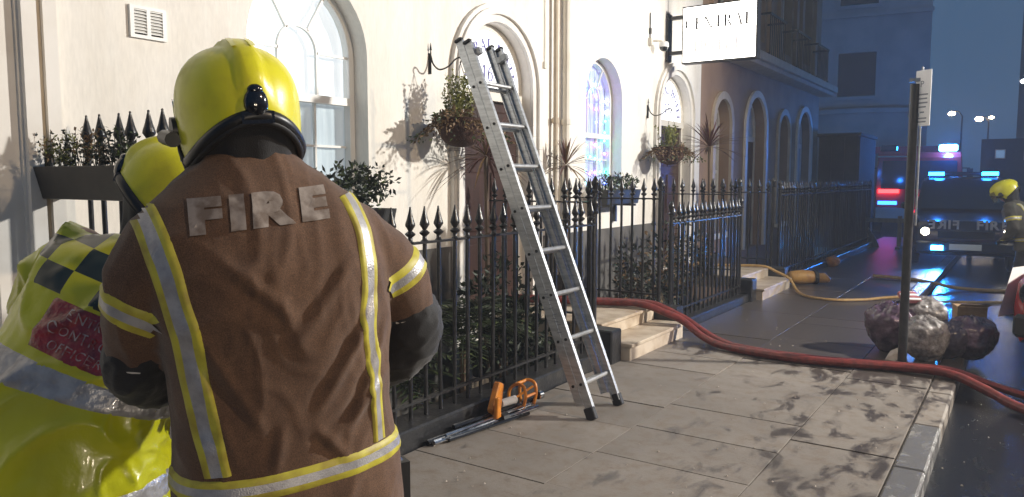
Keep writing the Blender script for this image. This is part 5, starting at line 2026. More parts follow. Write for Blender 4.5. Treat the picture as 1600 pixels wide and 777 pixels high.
def hit(bvh, o, d, off):
    p, n, i, dist = bvh.ray_cast(Vector(o), Vector(d))
    if p is None:
        return None
    if n.dot(Vector(d)) > 0:              # struck from inside: no cloth faces this way here
        return None
    return p + n * off


def sheet(grid, faces_m=None):
    """grid of points (None allowed) -> verts, faces, material indexes by column"""
    nu, nv = len(grid), len(grid[0])
    vs, idx, fs, mi = [], {}, [], []
    for i in range(nu):
        for j in range(nv):
            if grid[i][j] is not None:
                idx[i, j] = len(vs)
                vs.append(grid[i][j])
    for i in range(nu - 1):
        for j in range(nv - 1):
            q = [(i, j), (i + 1, j), (i + 1, j + 1), (i, j + 1)]
            if all(k in idx for k in q):
                pts = [vs[idx[k]] for k in q]
                if max((pts[a] - pts[(a + 1) % 4]).length for a in range(4)) < 0.12:
                    fs.append(tuple(idx[k] for k in q))
                    mi.append(faces_m(i, j) if faces_m else 0)
    return vs, fs, mi


def back_stripe(bvh, path, widths, n_along=50, n_across=11, off=0.0045, d=(0, 1, 0)):
    """tape laid down a back: path of (x, z), projected forwards on to the cloth"""
    P = spline([(x, 0, z) for x, z in path], 10)
    grid = []
    for i, p in enumerate(P):
        a, b = P[max(i - 1, 0)], P[min(i + 1, len(P) - 1)]
        t = (b - a).normalized()
        nrm = Vector((t.z, 0, -t.x))
        w = widths[0] + (widths[1] - widths[0]) * i / (len(P) - 1)
        w *= 1 + 0.10 * noise.noise(Vector((p.x * 9, 3.3, p.z * 11)))
        p = p + nrm * 0.005 * noise.noise(Vector((1.7, p.x * 8, p.z * 8)))
        rowp = []
        for j in range(n_across):
            q = p - nrm * w * ((j / (n_across - 1)) - 0.5)
            h = hit(bvh, (q.x, -1.2, q.z), d, off if 0 < j < n_across - 1 else -0.002)
            rowp.append(h)
        grid.append(rowp)
    m = lambda i, j: 1 if 3 <= j <= 6 else 0
    return sheet(grid, m)


def ring_band(bvh, c, axis, x0, w, n=96, nv=7, off=0.0045, tilt=None, span=(0, 360), rmax=0.7, silver=(2, 3)):
    """tape round a limb or waist: rays come in from outside towards the axis"""
    c, axis = Vector(c), Vector(axis).normalized()
    u = axis.cross(Vector(x0)).normalized()
    v = axis.cross(u)
    grid = []
    for i in range(n + 1):
        a = R(span[0] + (span[1] - span[0]) * i / n)
        d = u * math.cos(a) + v * math.sin(a)
        rowp = []
        for j in range(nv):
            q = c + axis * (w * (j / (nv - 1) - 0.5) + (tilt(d) if tilt else 0))
            rowp.append(hit(bvh, q + d * rmax, -d, off if 0 < j < nv - 1 else -0.002))
        grid.append(rowp)
    return sheet(grid, lambda i, j: 1 if j in silver else 0)


def folds(vs, ns, amp, sc=(9, 9, 5), seed=0.0, coarse=0.5):
    """cloth relief: long sharp-backed ridges on broad swells, with a fine rumple"""
    o = Vector((seed, seed * 1.7, seed * 0.3))
    out = []
    for p, n in zip(vs, ns):
        q = Vector((p.x * sc[0], p.y * sc[1], p.z * sc[2])) + o
        w = q + 0.9 * noise.noise_vector(q * 0.55)
        r = 1 - min(1.0, 2.2 * abs(noise.noise(w)))
        r2 = 1 - min(1.0, 2.4 * abs(noise.noise(w * 2.1 + Vector((7, 3, 1)))))
        k = amp * (0.95 * r ** 3 + 0.40 * r2 ** 3 - 0.35) + noise.noise(q * 0.45) * amp * coarse * 2 + noise.noise(q * 5.0) * amp * 0.10
        out.append(p + n * k)
    return out


# ---- fire helmet (origin at the widest level, front towards +y)
def helmet_parts(fig, M, shell='helmet_yellow', parent=None):
    a, b, top = 0.134, 0.168, 0.135
    NA, NZ = 72, 26

    def edge(ph):
        c = math.cos(ph)                      # 1 = front, -1 = back
        if c < 0:
            return -0.118 + 0.092 * abs(c) ** 1.8
        return -0.108 + 0.105 * abs(c) ** 0.8

    def shellpt(ph, z, infl=1.0):
        if z > 0:
            s_ = max(0.0, 1 - (z / top) ** 2.35) ** (1 / 2.35)
        else:
            s_ = 1 - 0.07 * (z / 0.1) ** 2
        return Vector((a * s_ * infl * math.sin(ph), b * s_ * infl * math.cos(ph), z))
    vs, fs, mi = [], [], []
    for i in range(NA):
        ph = 2 * PI * i / NA
        e = edge(ph)
        for j in range(NZ):
            t = j / (NZ - 1)
            z = e + (top - e) * math.sin(t * PI / 2) ** 1.0
            p = shellpt(ph, min(z, top * 0.99995))
            # raised comb along the crown and a shallow groove round the side
            if z > 0.0:
                k = max(0.0, 1 - (abs(p.x) / 0.030) ** 6)
                rise = 0.013 * k * min(1, z / 0.06)
                nrm = Vector((p.x / a ** 2, p.y / b ** 2, max(z, 0) / top ** 2))
                p = p + nrm.normalized() * rise
            p2 = p * (1 + (0.006 if 0.02 < z - e < 0.045 else 0.0))
            vs.append(M @ p2)
    for i in range(NA):
        i2 = (i + 1) % NA
        for j in range(NZ - 1):
            fs.append((i * NZ + j, i2 * NZ + j, i2 * NZ + j + 1, i * NZ + j + 1))
    fs.append(tuple(i * NZ + NZ - 1 for i in range(NA)))
    h = fig.put('helmet', vs, fs, shell, None, parent, True, 60)
    # rubber edge trim
    s_ = MB()
    loop = [M @ shellpt(2 * PI * i / 60, edge(2 * PI * i / 60), 1.005) for i in range(61)]
    s_.tube(loop, 0.0075, 8, 0, False)
    fig.mb('edge_trim', s_, 'black_rubber', h)
    # inside and neck curtain
    rows = []
    for j in range(7):
        t = j / 6
        ringp = []
        for i in range(48):
            ph = 2 * PI * i / 48
            e = edge(ph)
            z0 = e + 0.012
            low = -0.185 if math.cos(ph) < 0.35 else -0.05
            z = z0 + (low - z0) * t
            p = shellpt(ph, e + 0.012, 0.955)
            q = Vector((0.098 * math.sin(ph), 0.105 * math.cos(ph) - 0.004, 0))
            k = 1 - (1 - t) ** 1.6
            wv = 0.005 * math.sin(ph * 11) * t
            ringp.append(M @ Vector((p.x + (q.x - p.x) * k + wv * math.sin(ph), p.y + (q.y - p.y) * k + wv * math.cos(ph), z)))
        rows.append(ringp)
    s_ = MB()
    s_.rings(rows, caps=False)
    fig.mb('neck_curtain', s_, 'jacket_black', h)
    # dark band that carries the ratchet at the back
    s_ = MB()
    s_.tube([M @ shellpt(PI + R(d), edge(PI + R(d)) + 0.012, 0.99) for d in range(-80, 81, 5)], 0.0135, 8, 0, True)
    fig.mb('rear_band', s_, 'black_plastic', h)
    s_ = MB()
    s_.ellipsoid((0, -0.168, 0.010), (0.026, 0.018, 0.032), 14, M)
    s_.ellipsoid((0, -0.169, 0.036), (0.017, 0.013, 0.012), 12, M)
    s_.box(-0.034, 0.034, -0.176, -0.155, -0.030, -0.006, 0, M)
    fig.mb('ratchet_knob', s_, 'black_gloss', h)
    for sg in (-1, 1):
        s_ = MB()
        s_.tube([M @ Vector((sg * 0.128, 0.03, -0.035)), M @ Vector((sg * 0.143, 0.03, -0.035))], 0.026, 12)
        fig.mb('visor_pivot', s_, 'black_plastic', h)
    s_ = MB()
    s_.tube([M @ Vector((-0.146, 0.0, -0.055)), M @ Vector((-0.150, 0.085, -0.050))], 0.016, 10)
    fig.mb('helmet_torch', s_, 'black_plastic', h)
    # crown flashes
    for sg in (-1, 1):
        g = []
        for i in range(8):
            y = -0.105 + 0.055 * i / 7
            r_ = []
            for xx in (sg * 0.013, sg * 0.018, sg * 0.023):
                zz = top * max(0.0, 1 - (abs(math.hypot(xx / a, y / b))) ** 2.35) ** (1 / 2.35)
                r_.append(M @ (Vector((xx, y, zz)) + Vector((xx / a ** 2, y / b ** 2, zz / top ** 2)).normalized() * 0.0155))
            g.append(r_)
        v_, f_, m_ = sheet(g)
        fig.put('crown_flash', v_, f_, 'helmet_yellow_light', None, h)
    # visor over the face
    g = []
    for i in range(17):
        ph = R(-64 + 8 * i)
        g.append([M @ (shellpt(ph, 0.0, 1.04 - 0.02 * t) + Vector((0, 0.012, 0.03 - 0.135 * t))) for t in (0, 0.25, 0.5, 0.75, 1)])
    v_, f_, m_ = sheet(g)
    fig.put('visor', v_, f_, 'visor', None, h)
    return h


def glove_mesh(mb_, wrist, d, palm_n, curl=0.9, flip=1, k=1.0):
    """five-fingered glove: wrist point, direction of the hand, palm normal"""
    d = Vector(d).normalized()
    n = Vector(palm_n)
    n = (n - d * n.dot(d)).normalized()
    s_ = d.cross(n) * flip
    w = Vector(wrist)
    mb_.limb([w, w + d * 0.045 * k, w + d * 0.085 * k], [0.034 * k, 0.040 * k, 0.036 * k], 12)
    for i, (o, l) in enumerate(((-0.030, 0.068), (-0.010, 0.078), (0.011, 0.072), (0.031, 0.056))):
        p = w + d * 0.085 * k + s_ * o * k
        P = [p]
        dd = d.copy()
        for q in range(3):
            ca = curl * (0.55 + 0.25 * q)
            dd = (dd * math.cos(ca * 0.55) + n * math.sin(ca * 0.55)).normalized()
            P.append(P[-1] + dd * l * k / 2.6)
        mb_.limb(P, [0.0105 * k, 0.0105 * k, 0.0098 * k, 0.009 * k], 10)
    p = w + d * 0.03 * k - s_ * 0.034 * k
    t = (d * 0.6 - s_ * 0.55 + n * 0.45).normalized()
    mb_.limb([p, p + t * 0.035 * k, p + (t + n * 0.3).normalized() * 0.066 * k], [0.013 * k, 0.012 * k, 0.010 * k], 10)


def body_mesh(fig, J, head, voxel=0.012):
    """continuous skin under the clothes: head with face, neck, trunk, arms, legs"""
    s_ = MB()
    hx, hy, hz = head
    s_.ellipsoid((hx, hy, hz + 0.025), (0.077, 0.096, 0.098), 18)
    s_.ellipsoid((hx, hy + 0.022, hz - 0.052), (0.060, 0.070, 0.066), 16)
    s_.limb([(hx, hy + 0.094, hz + 0.02), (hx, hy + 0.112, hz - 0.018)], [0.009, 0.016], 10)
    s_.ellipsoid((hx, hy + 0.088, hz - 0.062), (0.026, 0.012, 0.010), 10)
    for sg in (-1, 1):
        s_.ellipsoid((hx + sg * 0.080, hy - 0.005, hz - 0.01), (0.012, 0.020, 0.032), 10)
        s_.ellipsoid((hx + sg * 0.034, hy + 0.080, hz + 0.034), (0.026, 0.014, 0.009), 10)
    nk = J['neck']
    s_.limb([(hx, hy - 0.01, hz - 0.05), ((hx + nk[0]) / 2, (hy + nk[1]) / 2 - 0.01, (hz + nk[2]) / 2 - 0.02), nk], [0.056, 0.056, 0.062], 14)
    z0, z1 = J['hip'][2], nk[2]
    s_.rings([ell(J['hip'][0] + (nk[0] - J['hip'][0]) * t, J['hip'][1] + (nk[1] - J['hip'][1]) * t, z0 - 0.06 + (z1 - z0 + 0.04) * t, rx, ry, 24) for t, rx, ry in ((0, 0.13, 0.10), (0.15, 0.165, 0.115), (0.4, 0.15, 0.10), (0.7, 0.175, 0.11), (0.86, 0.165, 0.095), (0.95, 0.11, 0.075), (1.0, 0.06, 0.055))])
    for sd in ('l', 'r'):
        s_.limb([J['sh' + sd], J['el' + sd], J['wr' + sd]], [0.055, 0.042, 0.030], 14)
        s_.limb([J['hip' + sd], J['kn' + sd], J['an' + sd]], [0.085, 0.058, 0.040], 14)
    vs, ns, fs = remesh(s_, voxel, 4)
    b = fig.put('body', vs, fs, 'skin')
    for sg in (-1, 1):
        e = MB()
        e.ellipsoid((hx + sg * 0.033, hy + 0.083, hz + 0.016), (0.012, 0.009, 0.009), 10)
        fig.mb('eye', e, 'eye_white', b)
    h = MB()
    h.rings([ell(hx, hy - 0.012, hz + dz, rx, ry, 24) for dz, rx, ry in ((-0.06, 0.070, 0.080), (-0.02, 0.081, 0.092), (0.04, 0.084, 0.099), (0.09, 0.068, 0.085), (0.12, 0.03, 0.04))])
    hv = [v for v in h.v]
    h.v = [(x, min(y, hy + 0.05), z) for x, y, z in hv]
    fig.mb('hair', h, 'hair_dark', b)
    return b


def legs(fig, J, m='jacket_black', band=True):
    s_ = MB()
    hp = J['hip']
    s_.rings([ell(hp[0], hp[1], hp[2] + dz, rx, ry, 28) for dz, rx, ry in ((-0.10, 0.16, 0.13), (0.0, 0.185, 0.145), (0.12, 0.18, 0.14), (0.16, 0.15, 0.12))])
    for sd in ('l', 'r'):
        a = J['an' + sd]
        s_.limb([J['hip' + sd], J['kn' + sd], (a[0], a[1], a[2] + 0.02)], [0.112, 0.092, 0.085], 18)
    vs, ns, fs = remesh(s_, 0.014, 6)
    vs = folds(vs, ns, 0.007, (8, 8, 11), 3.0)
    t = fig.put('trousers', vs, fs, m)
    for sd in ('l', 'r'):
        a = Vector(J['an' + sd])
        b = MB()
        b.limb([a + Vector((0, 0, 0.10)), a + Vector((0, 0, -0.03))], [0.062, 0.058], 16)
        b.limb([a + Vector((0, -0.04, -0.045)), a + Vector((0, 0.07, -0.045)), a + Vector((0, 0.17, -0.052))], [0.046, 0.048, 0.040], 14)
        v2, n2, f2 = remesh(b, 0.010, 4)
        v2 = [Vector((v.x, v.y, max(v.z, 0.002))) for v in v2]
        fig.put('boot', v2, f2, 'black_rubber')
    if band:
        bv = BVHTree.FromPolygons(vs, fs)
        for sd in ('l', 'r'):
            k, a = Vector(J['kn' + sd]), Vector(J['an' + sd])
            c = k.lerp(a, 0.45)
            v3, f3, m3 = ring_band(bv, c, (a - k), (1, 0, 0), 0.07, 40, 7, rmax=0.16)
            fig.put('leg_tape', v3, f3, ['tape_yellow', 'tape_silver'], m3, t)
    return t


def gloves(fig, J, curl=0.9):
    for sd, flip in (('l', 1), ('r', -1)):
        e, w = Vector(J['el' + sd]), Vector(J['wr' + sd])
        g = MB()
        inward = Vector((1 if sd == 'l' else -1, 0, 0))
        glove_mesh(g, w, (w - e), inward * 0.6 + Vector((0, 0, -0.6)), curl, flip)
        v, n, f = remesh(g, 0.0052, 3)
        fig.put('glove', v, f, 'black_rubber')


# ------------------------------------------------------------------ the brown-jacketed firefighter in front of the camera
F1 = Figure('firefighter in a brown jacket lettered FIRE and a yellow helmet, back to us', (-1.328, 1.068, 0), R(66))
J1 = dict(hip=(0.02, 0.0, 0.95), neck=(-0.052, 0.035, 1.66), shl=(-0.24, 0.0, 1.53), ell=(-0.285, 0.09, 1.29), wrl=(-0.12, 0.30, 1.17), shr=(0.16, 0.0, 1.53), elr=(0.300, 0.07, 1.30), wrr=(0.07, 0.31, 1.19),
          hipl=(-0.08, 0, 0.92), knl=(-0.11, 0.02, 0.50), anl=(-0.13, -0.01, 0.10), hipr=(0.12, 0, 0.92), knr=(0.14, 0.02, 0.50), anr=(0.16, -0.01, 0.10))
body_mesh(F1, J1, (-0.062, 0.055, 1.785))
legs(F1, J1)
gloves(F1, J1)
jk = MB()
jk.rings([ell(cx, cy, z, rx, ry) for z, cx, cy, rx, ry in (
    (0.80, 0.018, 0.0, 0.258, 0.178), (0.93, 0.017, 0.0, 0.252, 0.174), (1.03, 0.017, 0.0, 0.246, 0.164), (1.07, 0.014, 0.0, 0.240, 0.158), (1.16, 0.006, -0.004, 0.232, 0.155), (1.267, 0.0, -0.012, 0.236, 0.156),
    (1.377, -0.012, -0.020, 0.246, 0.160), (1.47, -0.022, -0.018, 0.252, 0.158), (1.54, -0.030, -0.008, 0.246, 0.148), (1.595, -0.036, 0.004, 0.218, 0.134), (1.64, -0.041, 0.014, 0.168, 0.118), (1.675, -0.046, 0.022, 0.126, 0.106), (1.705, -0.052, 0.030, 0.100, 0.098), (1.735, -0.056, 0.036, 0.090, 0.092), (1.765, -0.060, 0.040, 0.088, 0.090))])
jk.limb([(-0.215, 0.0, 1.515), (-0.262, 0.01, 1.45), (-0.272, 0.04, 1.36), (-0.276, 0.075, 1.295)], [0.088, 0.082, 0.074, 0.064], 20)
jk.limb([(0.150, 0.0, 1.515), (0.228, 0.01, 1.46), (0.284, 0.025, 1.40), (0.315, 0.045, 1.345)], [0.090, 0.088, 0.080, 0.070], 20)
jv, jn, jf = remesh(jk, 0.0075, 9)
jv = folds(jv, jn, 0.0058, (6.5, 6.5, 3.4), 4.2, 0.45)


def crease(p):
    """diagonal drag folds from the right armpit to the waist and gathers over the belt"""
    q = p.copy()
    if p.y < 0.02:
        for (x0, z0, x1, z1, amp, w) in ((0.185, 1.42, 0.02, 1.16, 0.009, 0.013), (0.21, 1.36, 0.09, 1.10, 0.009, 0.012), (0.22, 1.24, 0.04, 1.10, 0.008, 0.012), (-0.22, 1.40, -0.07, 1.14, 0.007, 0.012), (-0.20, 1.30, -0.12, 1.08, 0.006, 0.011), (0.12, 1.50, -0.02, 1.32, 0.006, 0.013), (-0.15, 1.50, 0.0, 1.36, 0.006, 0.013), (0.02, 1.15, 0.10, 1.06, 0.007, 0.011), (-0.04, 1.16, -0.06, 1.06, 0.006, 0.011)):
            d = Vector((x1 - x0, z1 - z0))
            L = d.length
            d /= L
            r = Vector((p.x - x0, p.z - z0))
            u = r.dot(d) / L
            v = r.x * d.y - r.y * d.x
            if -0.2 < u < 1.2:
                k = math.exp(-(v / w) ** 2) * max(0, 1 - (2 * u - 1) ** 2 * 0.9)
                k2 = math.exp(-((v - w * 1.6) / w) ** 2) * max(0, 1 - (2 * u - 1) ** 2 * 0.9)
                q.y -= amp * k - amp * 0.7 * k2
    return q


jv = [crease(p) for p in jv]
jacket = F1.put('jacket', jv, jf, 'jacket_brown')
bv = BVHTree.FromPolygons(jv, jf)
for nm, path, wd in (('brace_tape', [(x_ - 0.044, z_) for x_, z_ in ((-0.226, 1.600), (-0.203, 1.517), (-0.182, 1.43), (-0.163, 1.342), (-0.141, 1.226), (-0.126, 1.134), (-0.116, 1.066))], (0.054, 0.050)),
                     ('brace_tape', [(x_ - 0.026, z_) for x_, z_ in ((0.158, 1.617), (0.176, 1.532), (0.177, 1.439), (0.172, 1.359), (0.183, 1.277), (0.192, 1.194), (0.201, 1.082))], (0.052, 0.034))):
    v, f, m = back_stripe(bv, path, wd)
    F1.put(nm, v, f, ['tape_yellow', 'tape_silver'], m, jacket)
v, f, m = ring_band(bv, (0.016, 0, 1.045), (0, 0, 1), (1, 0, 0), 0.050, 120, 7, tilt=lambda d: 0.012 * (d.x if True else 0))
F1.put('waist_tape', v, f, ['tape_yellow', 'tape_silver'], m, jacket)
# sleeve tapes
v, f, m = ring_band(bv, (-0.268, 0.03, 1.385), (-0.5, 0.22, -1.0), (1, 0, 0), 0.058, 60, 7, rmax=0.13)
F1.put('sleeve_tape', v, f, ['tape_yellow', 'tape_silver'], m, jacket)
v, f, m = ring_band(bv, (0.252, 0.02, 1.43), (0.55, 0.2, -1.0), (1, 0, 0), 0.064, 60, 7, rmax=0.13)
F1.put('sleeve_tape', v, f, ['tape_yellow', 'tape_silver'], m, jacket)
# collar roll
s = MB()
s.tube([(-0.060 + 0.089 * math.sin(2 * PI * i / 40), 0.040 + 0.091 * math.cos(2 * PI * i / 40), 1.762 + 0.006 * math.cos(2 * PI * i / 40)) for i in range(41)], 0.011, 8, 0, False)
F1.mb('collar', s, 'jacket_brown', jacket)
# lettering across the shoulders, one letter at a time, cut fine enough to follow the cloth
CW = []
for ch in 'FIRE':
    tv, tf = text_mesh(ch, 0.1, 0.0072)
    CW.append((tv, tf, min(p.x for p in tv), max(p.x for p in tv)))
tot = sum(c_[3] - c_[2] for c_ in CW) + 3 * 0.012
ty0, ty1 = min(p.y for p in CW[0][0]), max(p.y for p in CW[0][0])
run = 0.0
for tv, tf, xa, xb in CW:
    bm = bmesh.new()
    bvs = [bm.verts.new(p) for p in tv]
    for q in tf:
        try:
            bm.faces.new([bvs[i] for i in q])
        except ValueError:
            pass
    bmesh.ops.triangulate(bm, faces=bm.faces)
    for _ in range(3):
        es = [e for e in bm.edges if e.calc_length() > 0.014]
        if es:
            bmesh.ops.subdivide_edges(bm, edges=es, cuts=1)
            bmesh.ops.triangulate(bm, faces=bm.faces)
    bm.verts.index_update()
    lv = []
    for v in bm.verts:
        u, w = (run + v.co.x - xa) / tot, (v.co.y - ty0) / (ty1 - ty0)
        x = -0.196 + 0.268 * u + 0.004 * w
        z = 1.543 + 0.026 * u + 0.068 * w
        h = hit(bv, (x, -1.2, z), (0, 1, 0), 0.0032)
        lv.append(h or Vector((x, -0.1, z)))
    F1.put('letter', lv, [tuple(v.index for v in f.verts) for f in bm.faces], 'letter_silver', None, jacket)
    bm.free()
    run += xb - xa + 0.012
# black lower sleeves with pale piping at the join
for nm, pts, rad in (('lower_sleeve', [(-0.272, 0.060, 1.315), (-0.276, 0.095, 1.265), (-0.235, 0.17, 1.205), (-0.165, 0.26, 1.175)], [0.058, 0.066, 0.062, 0.050]),
                     ('lower_sleeve', [(0.298, 0.040, 1.370), (0.330, 0.055, 1.290), (0.290, 0.115, 1.205), (0.16, 0.24, 1.18)], [0.062, 0.086, 0.080, 0.052])):
    s = MB()
    s.limb(spline(pts, 4), [rad[min(i // 4, 3)] + (rad[min(i // 4 + 1, 3)] - rad[min(i // 4, 3)]) * (i % 4) / 4 for i in range(13)], 20)
    v, n, f = remesh(s, 0.009, 5)
    v = folds(v, n, 0.006, (12, 12, 12), 8.0)
    F1.put(nm, v, f, 'jacket_black')
for c, ax in (((-0.277, 0.080, 1.288), (-0.03, 0.42, -1)), ((0.314, 0.044, 1.340), (0.35, 0.25, -1))):
    v, f, m = ring_band(bv, c, ax, (1, 0, 0), 0.007, 60, 4, off=0.004, rmax=0.12)
    F1.put('piping', v, f, 'white_piping', None, jacket)
# black strap and glove clipped at the hip
s = MB()
s.tube([(0.245, 0.02, 1.0), (0.275, 0.02, 0.965), (0.285, 0.02, 0.90)], [0.014, 0.018, 0.018], 10)
s.box(0.262, 0.300, -0.005, 0.05, 0.84, 0.97)
F1.mb('belt_radio', s, 'clip_black', jacket)
HM1 = Matrix.Translation((-0.066, 0.035, 1.795)) @ Matrix.Rotation(R(-5), 4, 'Y') @ Matrix.Rotation(R(0), 4, 'Z') @ Matrix.Rotation(R(3), 4, 'X') @ Matrix.Diagonal((0.92, 0.92, 0.98, 1))
helmet_parts(F1, HM1)

# ------------------------------------------------------------------ the bending figure in the chequered tabard
HIP = 0.98
def bend2(p, lean=R(34), z0=0.92, z1=1.18, way=0.0):
    """bend forwards about the hips"""
    k = max(0.0, min(1.0, (p.z - z0) / (z1 - z0)))
    if k <= 0:
        return p
    a = lean * k
    piv = Vector((0, 0, z0 + 0.06))
    f_ = Vector((math.sin(way), math.cos(way), 0))       # direction of the lean, 0 = straight ahead
    g_ = Vector((math.cos(way), -math.sin(way), 0))
    r = p - piv
    u, w, z = r.dot(f_), r.dot(g_), r.z
    return piv + f_ * (u * math.cos(a) + z * math.sin(a)) + g_ * w + Vector((0, 0, z * math.cos(a) - u * math.sin(a)))


F2 = Figure('bending figure in a yellow tabard with black checks and a red panel', (-2.02, 0.93, 0), R(30), lambda p: bend2(p, R(28), way=R(50)))
F2.t.scale = (1.0, 1.0, 1.005)
J2 = dict(hip=(0, 0, 0.95), neck=(0, 0.02, 1.52), shl=(-0.20, 0, 1.45), ell=(-0.27, 0.10, 1.20), wrl=(-0.12, 0.32, 1.22), shr=(0.20, 0, 1.45), elr=(0.27, 0.10, 1.20), wrr=(0.12, 0.32, 1.22),
          hipl=(-0.10, 0, 0.90), knl=(-0.12, 0.03, 0.50), anl=(-0.13, 0, 0.10), hipr=(0.10, 0, 0.90), knr=(0.12, 0.03, 0.50), anr=(0.13, 0, 0.10))
body_mesh(F2, J2, (0, 0.0, 1.66))
legs(F2, J2)
gloves(F2, J2)
tbm = MB()
tbm.rings([ell(0, cy, z, rx, ry) for z, cy, rx, ry in ((0.70, -0.01, 0.275, 0.235), (0.84, -0.01, 0.265, 0.22), (1.0, -0.01, 0.25, 0.195), (1.12, -0.012, 0.245, 0.175), (1.25, -0.02, 0.25, 0.165), (1.36, -0.022, 0.255, 0.155), (1.43, -0.015, 0.24, 0.14), (1.48, -0.005, 0.19, 0.118), (1.515, 0.005, 0.13, 0.10), (1.54, 0.012, 0.09, 0.085))])
tbm.limb([(-0.20, 0, 1.43), (-0.262, 0.03, 1.33), (-0.27, 0.07, 1.24)], [0.085, 0.082, 0.076], 18)
tbm.limb([(0.20, 0, 1.43), (0.262, 0.03, 1.33), (0.27, 0.07, 1.24)], [0.085, 0.082, 0.076], 18)
tv2, tn2, tf2 = remesh(tbm, 0.0088, 7)
tv2 = folds(tv2, tn2, 0.017, (5.5, 5.5, 4.0), 11.0, 0.35)
tab = F2.put('tabard', tv2, tf2, 'tabard_yellow')
bv2 = BVHTree.FromPolygons(tv2, tf2)
for nm, pts in (('sleeve', [(-0.27, 0.06, 1.26), (-0.262, 0.12, 1.20), (-0.19, 0.23, 1.21), (-0.14, 0.29, 1.22)]), ('sleeve', [(0.27, 0.06, 1.26), (0.262, 0.12, 1.20), (0.19, 0.23, 1.21), (0.14, 0.29, 1.22)])):
    s = MB()
    s.limb(pts, [0.066, 0.066, 0.056, 0.048], 16)
    v, n, f = remesh(s, 0.0105, 4)
    F2.put(nm, folds(v, n, 0.006, (10, 10, 10), 2.0), f, 'jacket_brown')


def back_patch(bvh, x0, x1, z0, z1, nx, nz, off=0.004, around=False):
    g = []
    for i in range(nx + 1):
        c = []
        for j in range(nz + 1):
            x, z = x0 + (x1 - x0) * i / nx, z0 + (z1 - z0) * j / nz
            e = off if 0 < i < nx and 0 < j < nz else -0.002
            if around:                        # x is an angle in degrees round the trunk, 0 at the middle of the back
                a = R(x)
                d = Vector((math.sin(a), -math.cos(a), 0))
                c.append(hit(bvh, Vector((0, -0.01, z)) + d * 0.7, -d, e))
            else:
                c.append(hit(bvh, (x, -1.2, z), (0, 1, 0), e))
        g.append(c)
    return g


g = back_patch(bv2, -0.27, 0.27, 1.315, 1.515, 48, 18, 0.0035)
v, f, m = sheet(g, lambda i, j: ((i // 8) + (j // 6)) % 2)
F2.put('chequered_yoke', v, f, ['tabard_yellow', 'tabard_check'], m, tab, True, 60)
g = back_patch(bv2, -0.100, 0.160, 1.180, 1.312, 30, 14, 0.0055)
v, f, m = sheet(g)
rp = F2.put('red_panel', v, f, 'tabard_red', None, tab)
for k, (tx, zz) in enumerate((('ENTRY', 1.274), ('CONTROL', 1.234), ('OFFICER', 1.194))):
    CWs = [text_mesh(c_, 0.034, 0.0) for c_ in tx]
    wsum = sum(max(p.x for p in v0) + 0.004 for v0, f0 in CWs)
    run = -wsum / 2 + 0.03
    for v0, f0 in CWs:
        lv = [hit(bv2, (p.x + run, -1.2, zz + p.y), (0, 1, 0), 0.0085) or Vector((0, 0, zz)) for p in v0]
        F2.put('letter', lv, f0, 'worn_print', None, rp.parent, False)
        run += max(p.x for p in v0) + 0.004
for zc, w in ((1.135, 0.062), (0.865, 0.060)):
    v, f, m = ring_band(bv2, (0, -0.01, zc), (0, 0, 1), (1, 0, 0), w, 110, 7, off=0.005)
    F2.put('reflective_band', v, f, 'tabard_silver', None, tab)
s = MB()
for sg in (-1, 1):
    pass
g = back_patch(bv2, 66, 80, 1.12, 1.44, 4, 26, 0.005, True)
v, f, m = sheet(g)
F2.put('edge_binding', v, f, 'tabard_silver', None, tab)
# helmet: head carried more upright than the back, put straight into place
F2.bend = lambda p: p
hp = bend2(Vector((0, 0.0, 1.66)), R(28), way=R(50))
HM2 = Matrix.Translation(hp + Vector((0.0, 0.0, 0.02))) @ Matrix.Rotation(R(-60), 4, 'Z') @ Matrix.Rotation(R(-22), 4, 'X')
helmet_parts(F2, HM2)

# ------------------------------------------------------------------ a third figure behind them: only a glossy black helmet shows
F3 = Figure('figure in a glossy black helmet, mostly hidden behind the brown jacket', (-1.975, 1.61, 0), R(120))
J3 = dict(hip=(0, 0, 0.92), neck=(0, 0.02, 1.42), shl=(-0.18, 0, 1.36), ell=(-0.21, 0.06, 1.12), wrl=(-0.08, 0.22, 1.06), shr=(0.18, 0, 1.36), elr=(0.21, 0.06, 1.12), wrr=(0.08, 0.22, 1.06),
          hipl=(-0.09, 0, 0.88), knl=(-0.10, 0.02, 0.48), anl=(-0.11, 0, 0.10), hipr=(0.09, 0, 0.88), knr=(0.10, 0.02, 0.48), anr=(0.11, 0, 0.10))
body_mesh(F3, J3, (0, 0.03, 1.555))
legs(F3, J3)
gloves(F3, J3)


